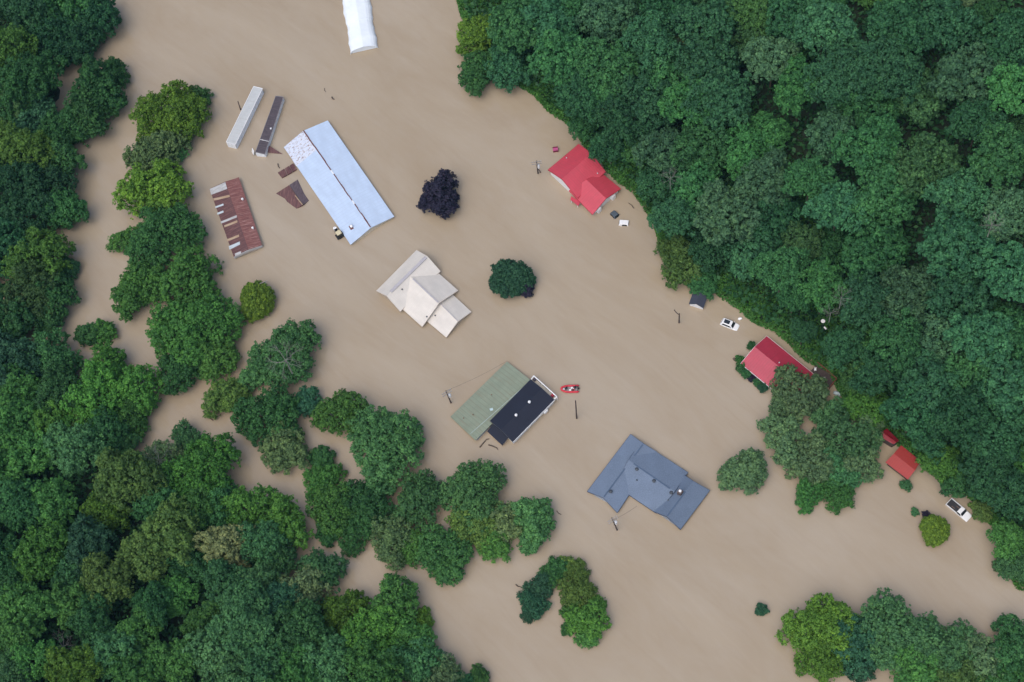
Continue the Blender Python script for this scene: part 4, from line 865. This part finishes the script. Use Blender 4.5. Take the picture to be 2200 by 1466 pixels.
# ------------------------------------------------------------ vehicles
car_white = plain("white_paint", (.78, .79, .80), .25, .03, 1, .5); car_grey = plain("grey_paint", (.08, .10, .12), .25, .05, 1, .5); car_maroon = plain("maroon_paint", (.16, .012, .045), .3, .1, 1, .5)
def car(px, py, z, head, L, W, H, mat, label, sink, kind='suv', roof_extra=True):
    """head = image direction of the bonnet (dx, dy); sink = how much of the height is under water"""
    c = P(px, py, z); e = P(px + head[0], py + head[1], z) - c; f = unit(e * V((1, 1, 0))); s = V((-f[1], f[0], 0)); up = V((0, 0, 1)); o = V((c[0], c[1], -sink))
    r = thing(("van" if kind == 'van' else "car"), V((c[0], c[1], 0)), label, "van" if kind == 'van' else "car")
    def ring(x, ws, z0, z1, cr=.12): return [o + f * x * L + s * (k * W / 2) + up * (zz * H) for k, zz in ((-ws, z0), (ws, z0), (ws, z1 - cr), (ws * .86, z1), (-ws * .86, z1), (-ws, z1 - cr))]
    mb = MB(); mb.loft([ring(x, ws, .12, zt, .07) for x, ws, zt in ((-.5, .82, .50), (-.47, .95, .58), (-.3, 1, .60), (.15, 1, .60), (.30, 1, .57), (.44, .93, .50), (.5, .75, .40))]); mb.build("body", mat, r, bevel=.04)
    cab = {'suv': ((-.47, .84, .60), (-.42, .82, .95), (-.3, .82, 1.0), (.02, .82, 1.0), (.10, .80, .96), (.24, .86, .60)), 'van': ((-.49, .9, .6), (-.48, .9, .97), (-.3, .9, 1), (.25, .9, 1), (.34, .88, .96), (.42, .9, .6))}[kind]
    def cr(x, ws, zt): return [o + f * x * L + s * (k * W / 2) + up * (zz * H) for k, zz in ((-.94, .58), (.94, .58), (ws * .92, max(zt - .04, .585)), (ws * .8, max(zt, .59)), (-ws * .8, max(zt, .59)), (-ws * .92, max(zt - .04, .585)))]
    mb = MB(); mb.loft([cr(*k) for k in cab]); mb.build("cabin", mat, r)
    def quad(name, pts, m, lift):
        q = [o + f * x * L + s * y * W / 2 + up * zz * H for x, y, zz in pts]; nn = unit(np.cross(q[1] - q[0], q[3] - q[0])); cc_ = o + up * .7 * H; nn = nn if np.dot(nn, np.mean(q, axis=0) - cc_) > 0 else -nn
        mb = MB(); mb.hexa([k - nn * .02 for k in q], [k + nn * lift for k in q]); return mb.build(name, m, r)
    (x4, w4, z4_), (x5, w5, z5_) = cab[4], cab[5]
    quad("windshield", [(x4 + .01, -.66, z4_ - .01), (x4 + .01, .66, z4_ - .01), (x5 - .01, .76, z5_ + .03), (x5 - .01, -.76, z5_ + .03)], glass, .03)
    quad("rear_window", [(cab[0][0] + .01, -.62, .66), (cab[0][0] + .01, .62, .66), (cab[1][0] - .002, .58, .93), (cab[1][0] - .002, -.58, .93)], glass, .03)
    for sg in (-1, 1): quad("side_window", [(-.38, sg * .90, .64), (.14, sg * .90, .64), (.03, sg * .80, .92), (-.34, sg * .80, .92)], glass, .05)
    if kind == 'suv' and roof_extra: quad("sunroof", [(-.33, -.52, 1.0), (-.02, -.52, 1.0), (-.02, .52, 1.0), (-.33, .52, 1.0)], glass, .02)
    for sg in (-1, 1): mb = MB(); mb.box(o + f * .16 * L + s * sg * W * .55 + up * H * .66, (.12, .2, .14), f); mb.build("mirror", mat, r)
    return r
car(1568.5, 696.5, .4, (155, 60), 4.5, 1.95, 1.7, car_white, "white car with black sunroof standing door deep in muddy water", .75)
car(1322.5, 462.5, .3, (45, 42), 2.4 * 1.25, 1.75, 1.6, car_grey, "dark grey car under water to its roof below the upper red house", 1.05, 'suv', False)
car(1338.8, 477.5, .6, (-50, -3), 2.7, 1.6, 1.9, car_white, "white van roof above water below the upper red house", 1.25, 'van')
# red box at the upper red house
p = P(1193.5, 322, .3); rt = thing("dumpster", p * V((1, 1, 0)), "small open maroon container floating by the upper red house", "container")
u_ = unit(P(1199, 321.6, .3) - P(1189, 323, .3)); mb = MB(); mb.box(p, (1.35, 1.2, 1.0), u_); mb.build("body", car_maroon, rt, bevel=.05)
mb = MB(); mb.box(p + V((0, 0, .56)) + np.cross((0, 0, 1), u_) * -.25, (1.3, .75, .08), u_, None, (0, -.25, 1)); mb.build("lid", plain("pink_lid", (.38, .06, .18), .4), rt, bevel=.02)
# pickup
c = P(2061, 1095, .5); f = unit((P(2085, 1114, .5) - P(2041, 1078, .5)) * V((1, 1, 0))); s = V((-f[1], f[0], 0)); up = V((0, 0, 1)); L, W = 5.7, 2.05
rt = thing("pickup_truck", V((c[0], c[1], 0)), "white pickup with dark load bed under leaves at the right shore", "pickup truck"); o = V((c[0], c[1], -.75))
def B(x0, x1, w0, z0, z1, y0=None): mbx = MB(); mbx.box(o + f * (x0 + x1) / 2 + s * (0 if y0 is None else y0) + up * (z0 + z1) / 2, (x1 - x0, w0, z1 - z0), f); return mbx
mb = B(-2.85, 2.85, W, .35, .75)
def hoodring(x, w_, zt): return [o + f * x + s * (k * w_ / 2) + up * zz for k, zz in ((-1, .7), (1, .7), (1, zt - .12), (.86, zt), (-.86, zt), (-1, zt - .12))]
mb.loft([hoodring(x, w_, zt) for x, w_, zt in ((1.0, 2.03, 1.18), (1.8, 2.0, 1.16), (2.6, 1.92, 1.06), (2.85, 1.7, .92))]); mb.build("body", car_white, rt)
mb = MB()
for sg in (-1, 1): mb.box(o - f * 1.45 + s * sg * .97 + up * .95, (2.8, .11, .5), f)
mb.box(o - f * 2.8 + up * .95, (.11, 1.85, .5), f); mb.build("bed_side", car_white, rt)
B(-2.74, -.12, 1.82, .76, .90).build("bed_liner", plain("bed_liner", (.03, .03, .035), .7), rt)
for sg in (-.4, .35): mb = B(-1.3 + sg, -.5 + sg, .12, .9, 1.0, sg); mb.build("lumber", plain("brown_lumber", (.18, .12, .09), .8), rt)
mb = MB(); mb.loft([[o + f * x + s * (k * w_) + up * zz for k, w_, zz in ((-1, .98, .75), (1, .98, .75), (1, .84 + q_ * .0, zt - .05), (1, .74, zt), (-1, .74, zt), (-1, .84, zt - .05))] for x, zt, q_ in ((-.08, 1.1, 0), (0.02, 1.72, 0), (.75, 1.75, 0), (.86, 1.72, 0), (1.35, 1.12, 0))]); mb.build("cab", car_white, rt)
q = [o + f * x + s * y + up * zz for x, y, zz in ((.90, -.72, 1.70), (.90, .72, 1.70), (1.38, .84, 1.14), (1.38, -.84, 1.14))]; nn = unit(np.cross(q[1] - q[0], q[3] - q[0])); nn = nn if nn[2] > 0 else -nn
mb = MB(); mb.hexa([k - nn * .02 for k in q], [k + nn * .03 for k in q]); mb.build("windshield", glass, rt)
for sg in (-1, 1):
    q = [o + f * x + s * sg * y + up * zz for x, y, zz in ((.05, .97, 1.15), (1.15, .97, 1.15), (.85, .85, 1.62), (.08, .85, 1.62))]; nn = s * sg; mb = MB(); mb.hexa([k - nn * .03 for k in q], [k + nn * .03 for k in q]); mb.build("side_window", glass, rt)
# farm tractor at the barn
rt = thing("tractor", P(725, 500, 0), "half sunken tractor with cream cab roof and white bonnet beside the barn", "tractor")
c = P(726, 501, .6); f = unit((P(716, 489, .6) - P(733, 512, .6)) * V((1, 1, 0))); s = V((-f[1], f[0], 0))
mb = MB(); mb.box(c - f * .3 + V((0, 0, .1)), (2.6, .9, 1.4), f); mb.build("chassis", black, rt, bevel=.05)
mb = MB(); mb.box(c - f * .75 + V((0, 0, 1.15)), (1.35, 1.3, .12), f); mb.build("cab_roof", plain("cream_paint", (.62, .55, .36), .4), rt, bevel=.05)
mb = MB(); [mb.tube([c - f * (.75 + a * .55) + s * b2 * .55 + V((0, 0, .6)), c - f * (.75 + a * .55) + s * b2 * .55 + V((0, 0, 1.1))], .05, 6) for a in (-1, 1) for b2 in (-1, 1)]; mb.build("cab_post", black, rt)
mb = MB(); mb.box(c + f * .85 + V((0, 0, .55)), (1.1, .85, .5), f); mb.ball(c + f * 1.4 + V((0, 0, .5)), .45, 12, 8, .7); mb.build("bonnet", white_trim, rt, smooth=False)
for sg in (-1, 1):
    mb = MB(); k = c - f * .9 + s * sg * .75 + V((0, 0, -.1)); mb.tube([k - s * .2, k + s * .2], .75, 16); mb.build("wheel", black, rt)

# ------------------------------------------------------------ rescue boat and its crew
def bz(x, y, z=.35): return P(*z3(x, y), z)
bow, sl_, sr_ = bz(1012, 386), bz(1146, 358), bz(1146, 410)
f = unit((bow - (sl_ + sr_) / 2) * V((1, 1, 0))); s = V((-f[1], f[0], 0)); mid = V(((bow + (sl_ + sr_) / 2) / 2)); mid[2] = 0
rt = thing("rescue_boat", mid, "red inflatable rescue boat with crew right of the navy-roofed house", "boat")
redrub = plain("red_rubber", (.55, .035, .055), .45, .1, 1, .4)
path = [mid + f * x + s * y + V((0, 0, z)) for x, y, z in ((-2.25, .78, .3), (-1.9, .8, .3), (.4, .8, .3), (1.2, .66, .34), (1.75, .36, .4), (1.98, 0, .44), (1.75, -.36, .4), (1.2, -.66, .34), (.4, -.8, .3), (-1.9, -.8, .3), (-2.25, -.78, .3))]
mb = MB(); mb.tube(path, [.08, .24] + [.25] * 7 + [.24, .08], 10); mb.build("tube", redrub, rt, smooth=True)
mb = MB(); mb.hexa([mid + f * x + s * y + V((0, 0, .08)) for x, y in ((-1.9, .7), (.9, .7), (1.6, .3), (1.6, -.3), (.9, -.7), (-1.9, -.7))], [mid + f * x + s * y + V((0, 0, .16)) for x, y in ((-1.9, .7), (.9, .7), (1.6, .3), (1.6, -.3), (.9, -.7), (-1.9, -.7))]); mb.build("floor", plain("grey_floor", (.30, .28, .28), .7), rt)
mb = MB(); mb.box(mid - f * 1.85 + V((0, 0, .35)), (.1, 1.2, .5), f); mb.build("transom", grey_trim, rt)
mb = MB(); mb.box(mid - f * 2.1 + V((0, 0, .6)), (.45, .34, .4), f); mb.tube([mid - f * 2.1 + V((0, 0, .5)), mid - f * 2.15 - V((0, 0, .4))], .09, 6); mb.build("outboard_motor", black, rt, bevel=.06)
for k, (x, y, lb) in enumerate(((-.15, .28, "white bag on the rescue boat's floor, near its left tube"), (-.55, -.25, "white bag on the rescue boat's floor, near its right tube"), (1.35, 0, "grey bag in the rescue boat's bow"))):
    mb = MB(); mb.ball(mid + f * x + s * y + V((0, 0, .3)), .3, 10, 6, .6); tag(mb.build("bag", white_trim if k < 2 else galv, smooth=True), lb, "bag", "bags in the rescue boat")
skin = plain("skin", (.45, .28, .2), .6, .05); cloth = plain("dark_clothes", (.02, .025, .035), .8, .2)
def person(base, fw, label, vest):
    """seated figure: hips at base, knees forward; one continuous skinned body"""
    fw = unit(fw); sd_ = V((-fw[1], fw[0], 0)); J = lambda a, b2, c_: base + fw * a + sd_ * b2 + V((0, 0, c_))
    vs = [J(0, 0, 0), J(.02, 0, .25), J(.03, 0, .48), J(.04, 0, .58), J(.06, 0, .70)]; rd = [.16, .15, .16, .06, .10]; es = [(0, 1), (1, 2), (2, 3), (3, 4)]
    for sg in (-1, 1):
        k = len(vs); vs += [J(.03, sg * .2, .47), J(.12, sg * .26, .2), J(.36, sg * .16, .18), J(.45, sg * .13, .18)]; rd += [.07, .055, .042, .04]; es += [(2, k), (k, k + 1), (k + 1, k + 2), (k + 2, k + 3)]
        k = len(vs); vs += [J(.08, sg * .1, -.02), J(.46, sg * .14, .05), J(.5, sg * .14, -.32), J(.62, sg * .15, -.36)]; rd += [.10, .075, .055, .045]; es += [(0, k), (k, k + 1), (k + 1, k + 2), (k + 2, k + 3)]
    r = thing("person", base, label, "person", "crew of the rescue boat")
    me = bpy.data.meshes.new("body"); me.from_pydata([tuple(v - base) for v in vs], es, []); me.materials.append(cloth); o_ = bpy.data.objects.new("body", me); col.objects.link(o_); o_.parent = r
    m1 = o_.modifiers.new("skin", 'SKIN')
    for i, sv in enumerate(me.skin_vertices[0].data): sv.radius = (rd[i], rd[i]); sv.use_root = (i == 0)
    m2 = o_.modifiers.new("sub", 'SUBSURF'); m2.levels = m2.render_levels = 1
    mb = MB(); mb.ball(J(.06, 0, .73), .115, 10, 8, 1.1); mb.build("face", skin, r, r, smooth=True)
    mb = MB(); mb.ball(J(.05, 0, .78), .135, 10, 8, .8); mb.build("helmet", vest[1], r, r, smooth=True)
    mb = MB(); mb.loft([[J(a * .17 + .02, b2 * .23, z_) for a, b2 in ((1, .8), (1, -.8), (.6, -1), (-.6, -1), (-1, -.8), (-1, .8), (-.6, 1), (.6, 1))] for z_ in (.12, .32, .5)]); mb.build("life_vest", vest[0], r, r)
blk = plain("black_gear", (.018, .018, .022), .6); redv = plain("red_vest", (.5, .03, .03), .7)
person(mid + f * .62 + V((0, 0, .42)), f, "crew member in black at the front of the rescue boat", (blk, blk))
person(mid - f * 1.0 + s * .3 + V((0, 0, .42)), f, "crew member in red vest and white helmet at the boat's left rear", (redv, white_trim))
person(mid - f * 1.45 - s * .25 + V((0, 0, .42)), f, "crew member in black by the boat's outboard motor", (blk, blk))

# ------------------------------------------------------------ poles, debris, small things
timber = plain("pole_timber", (.075, .055, .05), .85, .25, 3)
POLE = "utility poles in the flood"
def pole(base, top, h, label, arms=1, arm_dir=(1, .4), can=False, guy=False):
    b0 = P(*base, 0); z = h; t0 = P(*top, z)
    r = thing("utility_pole", b0, label, "utility pole", POLE); mb = MB(); mb.tube([b0 - V((0, 0, 2)) - (t0 - b0) * .1, b0, t0], [.2, .19, .13], 8); mb.build("pole", timber, r)
    d = unit(V((*arm_dir, 0)))
    for i in range(arms):
        c = t0 + (b0 - t0) * (.03 + .16 * i); mb = MB(); mb.box(c + np.cross(d, (0, 0, 1)) * .18, (2.5, .14, .16), d); a = mb.build("crossarm", plain("grey_timber", (.30, .28, .26), .8), r)
        for k in (-1.1, -.5, .5, 1.1): mb = MB(); q_ = c + np.cross(d, (0, 0, 1)) * .18 + d * k; mb.tube([q_ + V((0, 0, .05)), q_ + V((0, 0, .3))], [.07, .05], 6); mb.build("insulator", plain("grey_ceramic", (.45, .45, .46), .3), a, r)
    if can:
        c = t0 + (b0 - t0) * .45 + d * .38; mb = MB(); mb.tube([c - V((0, 0, .55)), c + V((0, 0, .45)), c + V((0, 0, .6))], [.34, .34, .2], 12); mb.build("transformer", plain("pale_grey_paint", (.62, .64, .66), .4), r, smooth=False)
    return r, t0
_, ta = pole((969, 866), (958, 840), 6.6, "utility pole with two crossarms left of the green roof", 2, (1, .75), True)
_, tb = pole((1156, 373), (1152.5, 346), 6.4, "utility pole with a leaning brace left of the upper red house", 2, (1, .2), True)
p0, p1 = P(1163, 371, 0), P(1157, 364, 1.6); mb = MB(); mb.tube([p0 - V((0, 0, .5)), p1], .12, 6); mb.build("brace", timber, _, _)
_, tc_ = pole((1326, 1139), (1314.5, 1113), 6.4, "utility pole with pale transformer below the blue roof", 2, (1, .7), True)
_, td = pole((570, 620), (563.5, 606), 3.6, "utility pole with pale top beside the egg-shaped bush", 1, (1, .5), True)
r, t0 = pole((1459, 694), (1459.5, 674), 4.6, "broken bare pole with a slanting arm left of the white car", 0)
mb = MB(); mb.tube([P(1459.5, 677, 4.2), P(1453, 672, 4.9), P(1448.5, 666, 5.6)], [.1, .12, .14], 6); mb.build("broken_arm", timber, r)
pole((517, 236), (511, 218), 4.2, "thin dark pole left of the pale grey trailer", 0)
pole((1239, 899), (1236.5, 861), 8.5, "tall thin bare pole below the rescue boat", 0)
mb = MB()
def wire(a, b_, sag): return [a + (b_ - a) * k / 10 - V((0, 0, sag * 4 * (k / 10) * (1 - k / 10))) for k in range(11)]
mb.tube(wire(tc_ - V((0, 0, 1.5)), P(*z3(1560, 1225), 2.2), .5), .025, 4); tag(mb.build("power_cable", black), "thin cable from the lowest pole to the blue roofed house", "cable")
mb = MB(); mb.tube(wire(ta, P(1089, 777, 1.8) + V((0, 0, .2)), .7), .02, 4); tag(mb.build("power_cable", black), "thin cable from the left pole to the green roof", "cable")
# tanks, dish, drift
def pill(name, px, py, z, d, L, r, m, label, cat):
    c = P(px, py, z); d = unit(d); mb = MB(); mb.tube([c - d * L / 2, c - d * (L / 2 - r * .3), c - d * (L / 2 - r), c + d * (L / 2 - r), c + d * (L / 2 - r * .3), c + d * L / 2], [r * .3, r * .75, r, r, r * .75, r * .3], 12)
    mb.tube([c + V((0, 0, r * .8)), c + V((0, 0, r * 1.25))], r * .25, 8); tag(mb.build(name, m, smooth=True), label, cat)
pill("propane_tank", 1590, 685, .15, (1, .3, 0), 1.0, .34, white_trim, "small white tank floating right of the white car", "tank")
pill("propane_tank", 1799, 846, .2, (1, -.4, 0), 1.9, .5, plain("pale_blue_paint", (.42, .52, .55), .4), "pale blue tank in the water between the deck and the yard trees", "tank")
zz = terrain([P(1768, 694, 22)[:2]])[0] + 6
c = P(1768, 691, zz + 2.2); rt = thing("satellite_dish", V((c[0], c[1], zz - 6)), "white dish on a dark post among the hillside trees", "satellite dish")
mb = MB(); mb.tube([(c[0], c[1], zz - 8), c], .12, 6); mb.build("post", black, rt)
mb = MB(); mb.loft([[c + V((math.cos(t) * q_, math.sin(t) * q_, .25 * q_ * q_ + .1)) for t in np.linspace(0, 6.283, 17)[:-1]] for q_ in (.05, .28, .5)], True); mb.build("dish", white_trim, rt)
mb = MB(); mb.tube([c + V((.3, -1.1, -.6)), c + V((.75, -1.7, -.6))], [.22, .2], 8); mb.build("feed_box", white_trim, rt)
for k, (a, b_, r_, lb) in enumerate((((2139, 1118), (2136, 1142), .28, "dark log upright at the shoreline right of the pickup"), ((2133, 1140), (2144, 1150), .22, "short dark log below the upright shoreline log"), ((2142, 1178), (2137, 1200), .2, "dark log floating off the right shore"), ((1196, 1098), (1206, 1106), .1, "small twig by the ragged right tip tree"),
                                     ((436, 884), (458, 904), .16, "dark broken branch reaching into the channel from the river strip"), ((1362, 448), (1350, 436), .1, "thin stick in the water near the grey car"), ((1108, 1256), (1118, 1261), .14, "brown drift stick left of the horseshoe clump"),
                                     ((713, 209), (718, 214), .22, "small dark drift piece in open water above the barn"), ((697, 190), (700, 198), .08, "thin twig in open water above the barn"), ((597, 352), (601, 362), .14, "grey broken post beside the rusty sheets"), ((1576, 770), (1584, 777), .3, "grey drift plank by the crimson roof's left corner"))):
    A, Bq = P(*a, .12), P(*b_, .12); mb = MB(); m_ = (A + Bq) / 2 + np.cross(unit(Bq - A), (0, 0, 1)) * .15; mb.tube([A, m_, Bq], [r_, r_ * .9, r_ * .6], 7); tag(mb.build("log" if r_ > .15 else "stick", bark), lb, "driftwood")

# ------------------------------------------------------------ thin summer haze between the aircraft and the valley
hm = bpy.data.materials.new("haze"); hm.use_nodes = True; n = hm.node_tree.nodes; n.clear()
out = n.new("ShaderNodeOutputMaterial"); pv = n.new("ShaderNodeVolumePrincipled"); hm.node_tree.links.new(pv.outputs[0], out.inputs["Volume"])
pv.inputs["Color"].default_value = (.35, .75, 1, 1); pv.inputs["Density"].default_value = 4e-5; pv.inputs["Anisotropy"].default_value = 0
mb = MB(); mb.box((0, -60, (CAM[2] + 20 - 5) / 2), (5200, 5200, CAM[2] + 20 + 5))
tag(mb.build("haze", hm), "thin bluish summer haze over the flooded valley", "haze", kind="stuff")
